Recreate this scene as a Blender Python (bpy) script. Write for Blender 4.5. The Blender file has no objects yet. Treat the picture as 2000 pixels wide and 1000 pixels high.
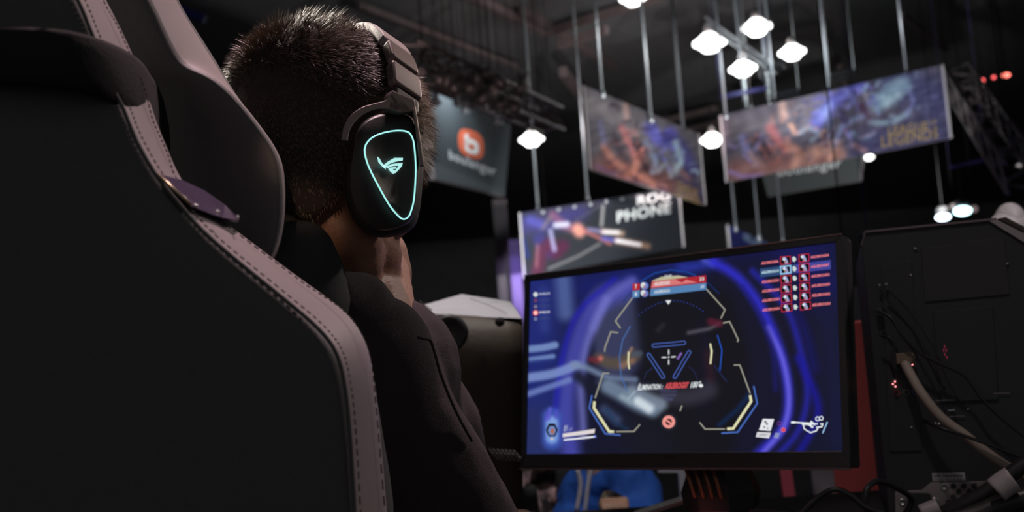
import bpy, bmesh, math, random
import numpy as np
from mathutils import Vector, Matrix
random.seed(7); RNG = np.random.default_rng(7)
SC = bpy.context.scene; COL = SC.collection

# ------------------------------------------------------------ camera
F = 2100.0
_u = np.array([-.07, -1., .1045]); _u /= np.linalg.norm(_u)
_f = np.array([0, 0, 1.]); _y = _f - _u*(_u@_f); _y /= np.linalg.norm(_y)
_x = np.cross(_y, _u)
M3 = np.array([_x, _y, _u])                     # cam (x right, y down, z forward) -> world
CAM = np.array([0, 0, 1.0])
cam_d = bpy.data.cameras.new('camera'); cam = bpy.data.objects.new('camera', cam_d); COL.objects.link(cam)
cam_d.sensor_width = 36; cam_d.lens = 36*F/2000
cam_d.clip_start = .02; cam_d.clip_end = 400
m = Matrix.Identity(4)
for i in range(3):
    m[i][0] = M3[i][0]; m[i][1] = -M3[i][1]; m[i][2] = -M3[i][2]; m[i][3] = CAM[i]
cam.matrix_world = m
cam_d.dof.use_dof = True; cam_d.dof.focus_distance = 1.07; cam_d.dof.aperture_fstop = 6.5
SC.camera = cam
SC.view_settings.view_transform = 'Standard'; SC.view_settings.look = 'None'
SC.view_settings.exposure = 0; SC.view_settings.gamma = 1; SC.view_settings.use_curve_mapping = False

def ray(px, py): return M3 @ np.array([(px-1000)/F, (py-500)/F, 1.0])
def W(px, py, d): return CAM + ray(px, py)*d               # d = distance along the viewing axis
def hitz(px, py, z):
    r = ray(px, py); return CAM + r*((z-CAM[2])/r[2])
def hity(px, py, y):
    r = ray(px, py); return CAM + r*((y-CAM[1])/r[1])
def proj(P):
    c = (np.asarray(P)-CAM) @ M3
    return np.stack([1000+F*c[..., 0]/c[..., 2], 500+F*c[..., 1]/c[..., 2]], -1)
UP = np.array([0, 0, 1.])
def nrm(v): v = np.asarray(v, float); return v/np.linalg.norm(v)

# ------------------------------------------------------------ world + lights
wd = bpy.data.worlds.new('world'); SC.world = wd; wd.use_nodes = True
wd.node_tree.nodes['Background'].inputs[0].default_value = (.95, .97, 1.0, 1)
wd.node_tree.nodes['Background'].inputs[1].default_value = .085
def spot(name, pos, target, power, color=(1, 1, 1), size=.1, angle=40, blend=.5):
    l = bpy.data.lights.new(name, 'SPOT'); l.energy = power; l.color = color
    l.shadow_soft_size = size; l.spot_size = math.radians(angle); l.spot_blend = blend
    o = bpy.data.objects.new(name, l); COL.objects.link(o); o.location = pos
    o.rotation_euler = (Vector(target)-Vector(pos)).to_track_quat('-Z', 'Y').to_euler()
    return o
PINK = (1, .70, .74)
# stage lamps above the booth, ahead of the player: rim light on hair, band, chair edges; below them fill spots on single objects
spot('stage_light_pink', (.0, 1.85, 3.4), W(560, 430, .95), 190, PINK, .08, 44)
spot('stage_light_white', (-1.5, 2.6, 3.0), W(520, 120, 1.1), 330, (1, .90, .78), .06, 22)
spot('stage_light_side', (2.0, 2.5, 2.8), W(820, 420, 1.15), 90, (1, .84, .80), .08, 34)
spot('neck_fill_spot', (-.13, .15, 1.40), W(634, 508, 1.12), 4.5, (1, .66, .46), .01, 4.4, .8)  # warm fill added near the camera to brighten the nape
spot('fringe_fill_spot', (1.5, 1.9, 1.9), W(825, 160, 1.12), 60, (1, .80, .62), .05, 7, .8)  # narrow fill added to brighten the front hair
spot('case_light', (-.05, 1.98, 2.7), W(900, 610, 2.1), 85, (1, .93, .93), .06, 15)
spot('seat_light', (.2, .9, 4.5), W(1200, 960, 3.3), 300, (.9, .93, 1), .1, 22)
spot('panel_light', (.8, .6, 3), W(1690, 760, 3), 140, (1, .85, .85), .1, 16)
spot('tower_light', (.2, .7, 2.6), W(1880, 900, 1.6), 15, (1, .86, .86), .05, 18)  # unseen spot added to brighten the sticker and plates on the case back

# ------------------------------------------------------------ helpers
def lin(c):
    c = np.asarray(c, float)/255.
    return np.where(c <= .04045, c/12.92, ((c+.055)/1.055)**2.4)
def mat(name, col, rough=.5, metal=0, spec=.5, emis=0, bump=0, bscale=100, var=0, trans=0, emcol=None):
    mt = bpy.data.materials.new(name); mt.use_nodes = True
    nt = mt.node_tree; b = nt.nodes['Principled BSDF']
    c = tuple(col)+(1,)
    b.inputs['Base Color'].default_value = c; b.inputs['Roughness'].default_value = rough
    b.inputs['Metallic'].default_value = metal; b.inputs['Specular IOR Level'].default_value = spec
    if emis:
        b.inputs['Emission Color'].default_value = tuple(emcol or col)+(1,); b.inputs['Emission Strength'].default_value = emis
    tc = nt.nodes.new('ShaderNodeTexCoord'); nz = nt.nodes.new('ShaderNodeTexNoise')
    nz.inputs['Scale'].default_value = bscale; nz.inputs['Detail'].default_value = 3
    nt.links.new(tc.outputs['Object'], nz.inputs['Vector'])
    if bump:
        bp = nt.nodes.new('ShaderNodeBump'); bp.inputs['Strength'].default_value = bump; bp.inputs['Distance'].default_value = .002
        nt.links.new(nz.outputs['Fac'], bp.inputs['Height']); nt.links.new(bp.outputs['Normal'], b.inputs['Normal'])
    if var:
        mx = nt.nodes.new('ShaderNodeMix'); mx.data_type = 'RGBA'
        mx.inputs[6].default_value = tuple(x*(1-var) for x in col)+(1,); mx.inputs[7].default_value = tuple(min(1, x*(1+var)) for x in col)+(1,)
        nt.links.new(nz.outputs['Fac'], mx.inputs[0]); nt.links.new(mx.outputs[2], b.inputs['Base Color'])
    return mt
def attr_mat(name, emis=None, rough=.6):
    mt = bpy.data.materials.new(name); mt.use_nodes = True; nt = mt.node_tree; b = nt.nodes['Principled BSDF']
    a = nt.nodes.new('ShaderNodeAttribute'); a.attribute_name = 'art'
    if emis:
        b.inputs['Base Color'].default_value = (.004, .004, .004, 1); b.inputs['Roughness'].default_value = .35
        b.inputs['Specular IOR Level'].default_value = .2
        nt.links.new(a.outputs['Color'], b.inputs['Emission Color']); b.inputs['Emission Strength'].default_value = emis
    else:
        nt.links.new(a.outputs['Color'], b.inputs['Base Color']); b.inputs['Roughness'].default_value = rough
        b.inputs['Specular IOR Level'].default_value = .15
    return mt
SCREEN = attr_mat('lit_display', 1.0); PRINT = attr_mat('printed_fabric')

def tag(o, label=None, cat=None, group=None, kind=None):
    if label: o['label'] = label
    if cat: o['category'] = cat
    if group: o['group'] = group
    if kind: o['kind'] = kind
    return o
def thing(name, label, cat, loc=(0, 0, 0), group=None):
    o = bpy.data.objects.new(name, None); COL.objects.link(o); o.location = loc; o.empty_display_size = .05
    return tag(o, label, cat, group)
def link(name, me, mt=None, parent=None, smooth=False, label=None):
    o = bpy.data.objects.new(name, me); COL.objects.link(o)
    if mt: me.materials.append(mt)
    if smooth:
        me.polygons.foreach_set('use_smooth', [True]*len(me.polygons))
    if parent:
        o.parent = parent
        t = Vector((0, 0, 0)); p = parent
        while p: t += p.location; p = p.parent
        o.location = -t            # vertices are given in world space
    if label: o['label'] = label
    return o
class MB:
    def __init__(s): s.v = []; s.f = []; s.c = []
    def add(s, vs, fs, col=None):
        n = len(s.v); s.v += [tuple(map(float, x)) for x in vs]; s.f += [tuple(i+n for i in f) for f in fs]
        s.c += [col]*len(fs); return s
    def box(s, c, sx, sy, sz, ax=None):
        ax = ax if ax is not None else np.eye(3); c = np.asarray(c, float); vs = []
        for i in (-1, 1):
            for j in (-1, 1):
                for k in (-1, 1): vs.append(c+ax[0]*i*sx/2+ax[1]*j*sy/2+ax[2]*k*sz/2)
        return s.add(vs, [(0, 1, 3, 2), (4, 6, 7, 5), (0, 4, 5, 1), (2, 3, 7, 6), (0, 2, 6, 4), (1, 5, 7, 3)])
    def beam(s, a, b, w, h=None):
        a = np.asarray(a, float); b = np.asarray(b, float); d = nrm(b-a); h = h or w
        x = np.cross(d, UP); x = nrm(x) if np.linalg.norm(x) > 1e-3 else np.array([1., 0, 0]); z = np.cross(x, d)
        return s.box((a+b)/2, w, np.linalg.norm(b-a), h, np.array([x, d, z]))
    def tube(s, pts, r, n=8, cap=True, col=None):
        pts = [np.asarray(p, float) for p in pts]; k = len(pts); rr = r if hasattr(r, '__len__') else [r]*k
        vs = []; fs = []; prev = None
        for i, p in enumerate(pts):
            d = nrm(pts[min(i+1, k-1)]-pts[max(i-1, 0)])
            if prev is None:
                x = np.cross(d, UP); x = nrm(x) if np.linalg.norm(x) > 1e-2 else nrm(np.cross(d, [1, 0, 0]))
            else: x = nrm(prev-d*(prev@d))
            prev = x; y = np.cross(d, x)
            for j in range(n):
                a = 2*math.pi*j/n; vs.append(p+(x*math.cos(a)+y*math.sin(a))*rr[i])
        for i in range(k-1):
            for j in range(n):
                a = i*n+j; b = i*n+(j+1) % n; fs.append((a, b, b+n, a+n))
        if cap: fs.append(tuple(range(n-1, -1, -1))); fs.append(tuple((k-1)*n+j for j in range(n)))
        return s.add(vs, fs, col)
    def lathe(s, c, prof, n=24, axis=UP, col=None):
        c = np.asarray(c, float); z = nrm(axis); x = np.cross(z, [0, 1, 0]); x = nrm(x) if np.linalg.norm(x) > .05 else nrm(np.cross(z, [1, 0, 0])); y = np.cross(z, x)
        vs = []; fs = []
        for r, h in prof:
            for j in range(n):
                a = 2*math.pi*j/n; vs.append(c+(x*math.cos(a)+y*math.sin(a))*max(r, 1e-5)+z*h)
        for i in range(len(prof)-1):
            for j in range(n):
                a = i*n+j; b = i*n+(j+1) % n; fs.append((a, b, b+n, a+n))
        return s.add(vs, fs, col)
    def ell(s, c, r, ax=None, n=20, m_=12, col=None):
        ax = ax if ax is not None else np.eye(3); c = np.asarray(c, float); vs = []; fs = []
        for i in range(m_+1):
            t = math.pi*i/m_
            for j in range(n):
                a = 2*math.pi*j/n
                vs.append(c+ax[0]*r[0]*math.sin(t)*math.cos(a)+ax[1]*r[1]*math.sin(t)*math.sin(a)+ax[2]*r[2]*math.cos(t))
        for i in range(m_):
            for j in range(n):
                a = i*n+j; b = i*n+(j+1) % n; fs.append((a, a+n, b+n, b))
        return s.add(vs, fs, col)
    def prism(s, poly, off):
        """poly: world points; off: extrusion vector"""
        n = len(poly); poly = [np.asarray(p, float) for p in poly]; off = np.asarray(off, float)
        vs = poly+[p+off for p in poly]
        return s.add(vs, [tuple(range(n)), tuple(range(2*n-1, n-1, -1))]+[(i, i+n, (i+1) % n+n, (i+1) % n) for i in range(n)])
    def mesh(s, name, art=False):
        me = bpy.data.meshes.new(name); me.from_pydata(s.v, [], s.f); me.update()
        if art:
            at = me.attributes.new('art', 'FLOAT_COLOR', 'CORNER'); buf = []
            for p, c in zip(me.polygons, s.c):
                l = list(lin(c if c is not None else (200, 200, 200)))+[1.]
                buf += l*p.loop_total
            at.data.foreach_set('color', buf)
        return me
    def build(s, name, mt, parent=None, smooth=False, label=None, art=False, bevel=0, sub=0, weld=False, fixn=True):
        me = s.mesh(name, art)
        if (weld or fixn) and not art:
            bm = bmesh.new(); bm.from_mesh(me)
            if weld: bmesh.ops.remove_doubles(bm, verts=bm.verts, dist=1e-5)
            bmesh.ops.recalc_face_normals(bm, faces=bm.faces); bm.to_mesh(me); bm.free()
        o = link(name, me, mt, parent, smooth, label)
        if bevel:
            b = o.modifiers.new('b', 'BEVEL'); b.width = bevel; b.segments = 3; b.limit_method = 'ANGLE'
        if sub:
            b = o.modifiers.new('s', 'SUBSURF'); b.levels = sub; b.render_levels = sub
        return o
def catmull(pts, n=6):
    P = [np.asarray(p, float) for p in pts]; P = [2*P[0]-P[1]]+P+[2*P[-1]-P[-2]]; out = []
    for i in range(1, len(P)-2):
        for k in range(n):
            t = k/n; a, b, c, d = P[i-1:i+3]
            out.append(.5*((2*b)+(-a+c)*t+(2*a-5*b+4*c-d)*t*t+(-a+3*b-3*c+d)*t**3))
    out.append(P[-2]); return out
def cordup(p, parent, z=10.55, r=.006): return MB().tube([p, (p[0], p[1], z)], r, 5).build('suspension_cord', M['cord'], parent)
class Plane:
    """a flat panel standing in the scene; photo coordinates are read onto it"""
    def __init__(s, o, x, y):
        s.o = np.asarray(o, float); s.x = nrm(x); s.n = nrm(np.cross(s.x, y)); s.y = np.cross(s.n, s.x)
        if s.n @ (CAM-s.o) < 0: s.n = -s.n
    def hit(s, px, py, off=0):
        r = ray(px, py); o = s.o+s.n*off; return CAM+r*(((o-CAM)@s.n)/(r@s.n))
def ribbon(mb, pl, pts, w, col, off=.0006, closed=False):
    P = [np.asarray(p, float) for p in pts]; n = len(P); L = []; R = []
    for i in range(n):
        a = P[(i-1) % n] if (closed or i > 0) else P[i]; b = P[(i+1) % n] if (closed or i < n-1) else P[i]
        d1 = nrm(P[i]-a) if np.linalg.norm(P[i]-a) > 1e-6 else None; d2 = nrm(b-P[i]) if np.linalg.norm(b-P[i]) > 1e-6 else None
        if d1 is None: d1 = d2
        if d2 is None: d2 = d1
        t = d1+d2; t = nrm(t) if np.linalg.norm(t) > 1e-3 else d1
        nn = np.array([-t[1], t[0]]); k = 1/max(.45, abs(nn@np.array([-d1[1], d1[0]])))
        L.append(P[i]+nn*w/2*k); R.append(P[i]-nn*w/2*k)
    vs = [pl.hit(p[0], p[1], off) for p in L]+[pl.hit(p[0], p[1], off) for p in R]
    fs = [(i, (i+1) % n, (i+1) % n+n, i+n) for i in range(n if closed else n-1)]
    mb.add(vs, fs, col)
def poly(mb, pl, pts, col, off=.0006):
    mb.add([pl.hit(p[0], p[1], off) for p in pts], [tuple(range(len(pts)))], col)
def disc(mb, pl, c, r, col, off=.0006, ry=None, n=20):
    ry = ry or r; poly(mb, pl, [(c[0]+r*math.cos(2*math.pi*i/n), c[1]+ry*math.sin(2*math.pi*i/n)) for i in range(n)], col, off)
def ring(mb, pl, c, r, w, col, off=.0006, n=24):
    ribbon(mb, pl, [(c[0]+r*math.cos(2*math.pi*i/n), c[1]+r*math.sin(2*math.pi*i/n)) for i in range(n)], w, col, off, True)
def pill(mb, pl, a, b, r, w, col, off=.0006):
    a = np.array(a, float); b = np.array(b, float); d = nrm(b-a); t = math.atan2(d[1], d[0]); pts = []
    for i in range(9): pts.append(b+r*np.array([math.cos(t-math.pi/2+math.pi*i/8), math.sin(t-math.pi/2+math.pi*i/8)]))
    for i in range(9): pts.append(a+r*np.array([math.cos(t+math.pi/2+math.pi*i/8), math.sin(t+math.pi/2+math.pi*i/8)]))
    ribbon(mb, pl, pts, w, col, off, True)
_tc = {}
def glyphs(txt, bold=0, shear=0):
    k = (txt, bold, shear)
    if k not in _tc:
        cu = bpy.data.curves.new('t', 'FONT'); cu.body = txt; cu.offset = bold; cu.shear = shear; cu.resolution_u = 3
        if bold: cu.space_character = 1.08
        o = bpy.data.objects.new('t', cu); COL.objects.link(o)
        me = bpy.data.meshes.new_from_object(o); COL.objects.unlink(o); bpy.data.objects.remove(o)
        v = np.array([x.co[:2] for x in me.vertices]); v -= v.min(0); v /= v.max(0)
        _tc[k] = (v, [tuple(p.vertices) for p in me.polygons]); bpy.data.meshes.remove(me)
    return _tc[k]
def text(mb, pl, txt, q, col, off=.0008, bold=0, shear=0):
    """q: TL, TR, BR, BL"""
    v, f = glyphs(txt, bold, shear); q = np.array(q, float); out = []
    for a, b in v:
        p = (q[3]*(1-a)+q[2]*a)*(1-b)+(q[0]*(1-a)+q[1]*a)*b; out.append(pl.hit(p[0], p[1], off))
    mb.add(out, f, col)

# ---- painted pictures (screen picture, printed banners)
def seg_dist(X, Y, pts):
    D = np.full(X.shape, 1e9); T = np.zeros(X.shape); n = len(pts)-1
    if n == 0: return np.hypot(X-pts[0][0], Y-pts[0][1]), T
    for i in range(n):
        ax, ay = pts[i]; bx, by = pts[i+1]; dx, dy = bx-ax, by-ay
        t = np.clip(((X-ax)*dx+(Y-ay)*dy)/(dx*dx+dy*dy+1e-9), 0, 1)
        d = np.hypot(X-ax-t*dx, Y-ay-t*dy); mk = d < D; D = np.where(mk, d, D); T = np.where(mk, (i+t)/n, T)
    return D, T
def picture(X, Y, base, strokes):
    C = np.zeros(X.shape+(3,))+np.array(base, float)
    for pts, w, soft, col, al in strokes:
        if len(pts) > 2 and w > 3: pts = [tuple(p) for p in catmull(pts, 4)]
        D, T = seg_dist(X, Y, pts); a = np.clip((w+soft-D)/(2*soft+1e-6), 0, 1); a = a*a*(3-2*a)*al
        C = C*(1-a[..., None])+np.array(col, float)*a[..., None]
    return C
def art_panel(name, q3, nx, ny, base, strokes, mt, parent, label=None, noise=0):
    """q3: world corners TL TR BR BL, painted grid"""
    q3 = [np.asarray(p) for p in q3]; u = np.linspace(0, 1, nx+1); v = np.linspace(0, 1, ny+1); U, V = np.meshgrid(u, v)
    P = (q3[0]*(1-U[..., None])+q3[1]*U[..., None])*(1-V[..., None])+(q3[3]*(1-U[..., None])+q3[2]*U[..., None])*V[..., None]
    S = proj(P); C = picture(S[..., 0], S[..., 1], base, strokes)
    if noise:
        C += noise*(np.sin(S[..., 0:1]*.13+S[..., 1:2]*.21+3*np.sin(S[..., 1:2]*.07))*np.sin(S[..., 0:1]*.05-S[..., 1:2]*.11))
    C = lin(np.clip(C, 0, 255))
    if not callable(mt): pass
    idx = np.arange((nx+1)*(ny+1)).reshape(ny+1, nx+1)
    fs = np.stack([idx[1:, :-1], idx[1:, 1:], idx[:-1, 1:], idx[:-1, :-1]], -1).reshape(-1, 4)
    me = bpy.data.meshes.new(name); me.from_pydata(P.reshape(-1, 3).tolist(), [], fs.tolist())
    at = me.attributes.new('art', 'FLOAT_COLOR', 'POINT')
    at.data.foreach_set('color', np.concatenate([C.reshape(-1, 3), np.ones((C.size//3, 1))], 1).ravel())
    return link(name, me, mt, parent, label=label)

# ------------------------------------------------------------ materials
M = dict(
 ceiling=mat('dark_ceiling', (.15, .147, .152), .9, bscale=2, var=.2),
 wall=mat('dark_wall', (.22, .22, .225), .9, bscale=1, var=.2),
 floor=mat('dark_carpet', (.05, .046, .046), .95, bscale=20, var=.3),
 beam=mat('dusty_steel', (.20, .15, .15), .6, .2, var=.3, bscale=3),
 steel=mat('galvanised_steel', (.55, .60, .64), .35, .7),
 truss=mat('aluminium_truss', (.26, .22, .22), .4, .6),
 black=mat('black_plastic', (.055, .055, .057), .45, spec=.35),
 cord=mat('black_cord', (.012, .012, .012), 1, spec=0),
 strapm=mat('black_elastic', (.035, .033, .034), .95, spec=.1, bump=.3, bscale=300),
 blackm=mat('black_matte', (.07, .07, .07), .8, spec=.2),
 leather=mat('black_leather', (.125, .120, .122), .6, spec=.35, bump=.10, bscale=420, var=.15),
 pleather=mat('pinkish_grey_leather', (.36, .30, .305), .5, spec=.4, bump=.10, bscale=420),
 stitch=mat('dark_thread', (.04, .03, .03), .8),
 satin=mat('purple_reflection', (.10, .07, .13), .25, spec=.8, bump=.5, bscale=60),
 brass=mat('brass_edge', (.75, .6, .4), .3, .8),
 chrome=mat('chrome', (.8, .8, .8), .2, 1),
 hair=mat('brown_hair', (.15, .098, .065), .45, spec=.5, var=.5, bscale=300),
 hcap=mat('dark_hair_base', (.055, .045, .04), .8, spec=.1),
 skin=mat('skin', (.42, .22, .14), .5, bump=.35, bscale=260, var=.18),
 jacket=mat('charcoal_fleece', (.066, .054, .058), .92, spec=.15, bump=.5, bscale=700, var=.25),
 jeans=mat('dark_denim', (.05, .06, .09), .9, bscale=200, var=.2),
 hgrey=mat('grey_metal_arm', (.20, .16, .155), .38, .35),
 hblack=mat('headset_shell', (.06, .052, .05), .42, spec=.4, bump=.08, bscale=800),
 hpad=mat('ear_pad_leather', (.05, .045, .045), .6, bump=.3, bscale=200),
 glow=mat('ring_light', (.3, .9, .85), .4, emis=1.0, emcol=(.40, .92, .90)),
 glow2=mat('emblem_light', (.5, .9, .87), .4, emis=.95, emcol=(.45, .85, .82)),
 pale=mat('pale_grey_panel', (.55, .53, .55), .5, bump=.1, bscale=300),
 bronze=mat('bronze_mesh', (.085, .064, .046), .5, 0, bump=.6, bscale=500),
 lamp=mat('lamp_lens', (.9, .95, .93), .4, emis=4.0, emcol=(1, 1, .98)),
 bezel=mat('monitor_bezel', (.05, .048, .05), .4, spec=.4),
 edge=mat('monitor_lip', (.30, .22, .23), .3, .5),
 copper=mat('copper_fins', (.34, .17, .10), .35, .5),
 redglow=mat('red_glow', (.9, .2, .2), .4, emis=.5, emcol=(1, .25, .25)),
 grey=mat('grey_plastic', (.32, .29, .30), .4),
 silver=mat('galvanised_plate', (.55, .46, .47), .35, .6, bump=.2, bscale=90),
 beige=mat('beige_cable', (.50, .40, .33), .55, bump=.2, bscale=150),
 cable=mat('black_cable', (.035, .033, .033), .35, spec=.5),
 connector=mat('tan_connector', (.28, .20, .14), .5),
 red=mat('red_panel', (.62, .10, .09), .6),
 desk=mat('black_desk', (.04, .037, .037), .85, spec=.15, bscale=40, var=.2),
 blue=mat('blue_fabric', (.012, .075, .34), .8, bump=.6, bscale=25, var=.2),
 purple=mat('purple_cloth', (.30, .20, .60), .8),
 tape=mat('grey_tape', (.55, .48, .49), .35, bump=.6, bscale=60),
 paper=mat('label_paper', (.6, .57, .58), .7),
)

# ------------------------------------------------------------ setting
def struct(name, mb, mt, bevel=0): o = mb.build(name, mt, bevel=bevel); o['kind'] = 'structure'; return o
struct('floor', MB().box((0, 37, -.05), 130, 84, .1), M['floor'])
struct('ceiling', MB().box((0, 37, 10.6), 130, 84, .1), M['ceiling'])
struct('wall_far', MB().box((0, 78, 5.2), 130, .2, 10.8), M['wall'])

# roof steel seen against the ceiling
def roof_beam(a, b, z, w, label, h=None):
    mb = MB().beam(hitz(*a, z), hitz(*b, z), w, h or w*1.3)
    tag(mb.build('roof_beam', M['beam']), label, 'beam', 'roof steel under the dark ceiling')
roof_beam((890, -25), (1065, 65), 10.3, .17, 'reddish roof beam running down from the top edge towards the roof joint')
roof_beam((1065, 65), (1290, -6), 10.3, .17, 'reddish roof beam rising right from the roof joint behind the hanging rods')
roof_beam((1092, 88), (1185, 58), 9.4, .17, 'short roof beam left of the first hanging rod')
roof_beam((1100, 140), (1150, 205), 9.2, .22, 'slanting roof brace behind the top left corner of the left artwork banner')
roof_beam((1290, 238), (1400, 212), 9.9, .16, 'upper of two thin roof beams between the two artwork banners')
roof_beam((1310, 262), (1400, 240), 9.9, .16, 'lower of two thin roof beams between the two artwork banners')
roof_beam((1020, 20), (1200, 130), 10.4, .2, 'dim roof beam crossing behind the leftmost hanging rod')
roof_beam((700, 10), (1010, 130), 10.2, .12, 'dim roof beam above the lighting truss')
roof_beam((1640, 130), (1668, 220), 9.8, .12, 'dim reddish roof brace above the right artwork banner')
roof_beam((1760, 30), (1850, 95), 9.8, .14, 'dim roof beam over the top right of the right artwork banner')
# ------------------------------------------------------------ hanging banners
def frame_pts(TL, TR, h, pxL, pxR):
    a = W(*TL, F*h/pxL); b = W(*TR, F*h/pxR); return a, b
def banner(name, label, cat, TL, TR, h, pxL, pxR, base, strokes, group, extra=None, inset=0, frame='pale', nx=150, ny=60, noise=0):
    a, b = frame_pts(TL, TR, h, pxL, pxR); x = nrm(b-a); dn = -UP; n = nrm(np.cross(x, UP))
    if n@(CAM-a) < 0: n = -n
    c = a+dn*h+x*inset; d = b+dn*h-x*inset; ctr = (a+b+c+d)/4
    t = thing(name, label, cat, tuple(ctr), group)
    mb = MB().prism([a, b, d, c], -n*.06); mb.build('backing', M['grey'], t)
    art_panel('printed_face', [p+n*.004 for p in (a, b, d, c)], nx, ny, base, strokes, PRINT, t, noise=noise)
    if frame:
        for p, q in ((a, c), (b, d)): MB().beam(p-n*.02, q-n*.02, .035, .09).build('frame_edge', M[frame], t)
    pl = Plane(a, x, UP)
    for k in (.15, .85): cordup(a+(b-a)*k-n*.02, t)
    if extra: extra(t, pl)
    return a, b, c, d, pl, t
G = 'printed banners hung from the roof'
def swirls(x0, x1, ytop, ybot, n, stops, seed):
    r = random.Random(seed); out = []
    for _ in range(n):
        u = r.random(); x = x0+(x1-x0)*u; yt = ytop(x); yb = ybot(x); v = r.random(); y = yt+(yb-yt)*v
        c = None
        for (u0, v0, rad, col) in stops:
            dd = math.hypot((u-u0)*2.2, v-v0)/rad
            if dd < 1 and r.random() < 1.15-dd: c = col; break
        if c is None: continue
        a0 = r.uniform(0, 6.28); L_ = r.uniform(3, 13); k = r.uniform(-.9, .9); pts = []; px, py = x, y
        for i in range(4): pts.append((px, py)); px += L_*.5*math.cos(a0); py += L_*.5*math.sin(a0); a0 += k
        j = r.uniform(.6, 1.25); out.append((pts, r.uniform(.8, 3.2), r.uniform(1.5, 4), tuple(min(235, q*j) for q in c), r.uniform(.35, .8)))
    return out
# left artwork banner: loose warm and blue swirls
S1 = [([(1150,200),(1230,240),(1300,275)],20,22,(118,112,116),.9), ([(1180,330),(1240,345),(1300,360)],26,20,(98,60,58),.8),
 ([(1180,285),(1195,310),(1215,325)],7,6,(165,110,98),.8), ([(1215,250),(1232,285),(1245,315)],6,6,(175,105,110),.8), ([(1222,205),(1224,230)],4,7,(190,150,140),.8),
 ([(1250,300),(1240,330),(1225,345)],8,6,(190,125,105),.75), ([(1270,250),(1290,275),(1310,262)],13,10,(88,88,175),.85), ([(1305,270),(1330,290),(1350,330)],14,12,(52,50,105),.85),
 ([(1320,280),(1328,310),(1322,335)],7,7,(150,175,185),.8), ([(1262,280),(1280,310),(1275,335)],5,5,(130,145,175),.8), ([(1285,335),(1300,320),(1312,345)],4,4,(140,150,165),.7),
 ([(1245,280),(1262,330)],5,8,(45,30,35),.8), ([(1200,265),(1212,300)],5,8,(50,38,48),.7), ([(1172,240),(1180,280)],4,8,(110,112,165),.6), ([(1340,350),(1365,390)],16,14,(48,42,66),.9),
 ([(1165,325),(1230,355),(1300,378)],3,6,(110,85,140),.6), ([(1255,345),(1275,360)],7,7,(180,120,105),.8), ([(1330,335),(1345,350)],5,6,(130,95,90),.7)]
S1 += swirls(1150, 1366, lambda x: 175+(x-1142)*.42, lambda x: 330+(x-1155)*.33, 170, [(.32,.75,.45,(165,105,95)),(.42,.45,.25,(190,120,115)),(.70,.35,.35,(110,112,205)),(.85,.45,.3,(150,175,190)),(.6,.7,.35,(150,105,105)),(.8,.8,.4,(75,62,95)),(.5,.5,.8,(60,48,62))], 3)
def ex1(t, pl):
    mb = MB(); text(mb, pl, 'LEAGUE', [(1322,350),(1362,371),(1362,384),(1322,366)], (150,125,70), .01, .0)
    text(mb, pl, 'LEGENDS', [(1320,368),(1367,386),(1367,400),(1320,382)], (150,125,70), .01, .0)
    mb.build('title_lettering', PRINT, t, art=True)
B1 = banner('hanging_banner', 'artwork banner hanging at an angle, right end lower, grey frame on its left edge', 'banner', (1142,168), (1366,262), 1.4, 165, 140, (80,78,84), S1, G, ex1, noise=10)
# right artwork banner
S2 = [([(1420,250),(1500,235),(1580,215)],26,26,(120,112,120),.9), ([(1440,335),(1520,330),(1620,310)],24,18,(150,105,98),.8), ([(1700,290),(1830,260)],40,30,(58,58,92),.9), ([(1750,160),(1835,190)],40,30,(62,64,100),.9),
 ([(1528,205),(1530,225)],7,8,(205,165,150),.85), ([(1505,250),(1520,275),(1535,290)],9,8,(185,110,112),.85), ([(1546,245),(1550,258)],4,5,(215,165,145),.85), ([(1540,285),(1560,300),(1550,325)],8,7,(190,140,122),.8),
 ([(1450,270),(1458,295)],7,8,(140,140,195),.8), ([(1465,300),(1475,320)],5,6,(200,165,160),.7), ([(1480,270),(1500,310)],7,10,(60,42,48),.85), ([(1590,300),(1620,285),(1640,300)],12,9,(165,125,112),.85), ([(1425,335),(1450,345),(1490,343)],3,4,(150,130,205),.8),
 ([(1595,240),(1615,215),(1640,190),(1680,165)],13,10,(98,100,185),.9), ([(1560,260),(1580,250),(1600,262),(1585,275)],3.5,4,(150,165,180),.85), ([(1610,225),(1620,205)],6,6,(150,160,220),.9), ([(1650,175),(1668,195),(1655,210)],4,4,(125,130,195),.85),
 ([(1628,285),(1645,250),(1665,235),(1690,225)],5,5,(120,130,165),.9), ([(1715,205),(1740,175),(1765,165)],14,12,(130,160,178),.85), ([(1730,200),(1755,185)],7,8,(170,200,208),.8), ([(1700,240),(1740,238),(1775,220)],5,5,(135,160,175),.85),
 ([(1665,260),(1690,270),(1705,262)],4,5,(110,135,160),.8), ([(1680,205),(1695,225)],6,6,(80,55,80),.8), ([(1690,185),(1698,205)],4,4,(150,150,165),.8), ([(1640,215),(1650,240)],5,7,(50,42,80),.8), ([(1600,275),(1625,262)],5,7,(55,42,60),.85),
 ([(1775,175),(1785,200),(1770,225)],3,4,(120,128,180),.7), ([(1500,280),(1520,320)],4,7,(95,60,62),.7), ([(1670,285),(1690,295)],5,5,(150,110,110),.8)]
S2 += swirls(1412, 1840, lambda x: 228-(x-1405)*.233, lambda x: 352-(x-1413)*.2, 330, [(.12,.6,.25,(150,140,190)),(.25,.65,.42,(190,125,115)),(.3,.25,.2,(205,150,140)),(.45,.45,.35,(120,135,180)),(.55,.25,.42,(120,120,215)),(.75,.35,.42,(145,175,195)),(.62,.75,.4,(130,120,150)),(.4,.85,.45,(185,140,120)),(.9,.5,.4,(80,80,120)),(.5,.5,.6,(55,45,70))], 5)
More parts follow.
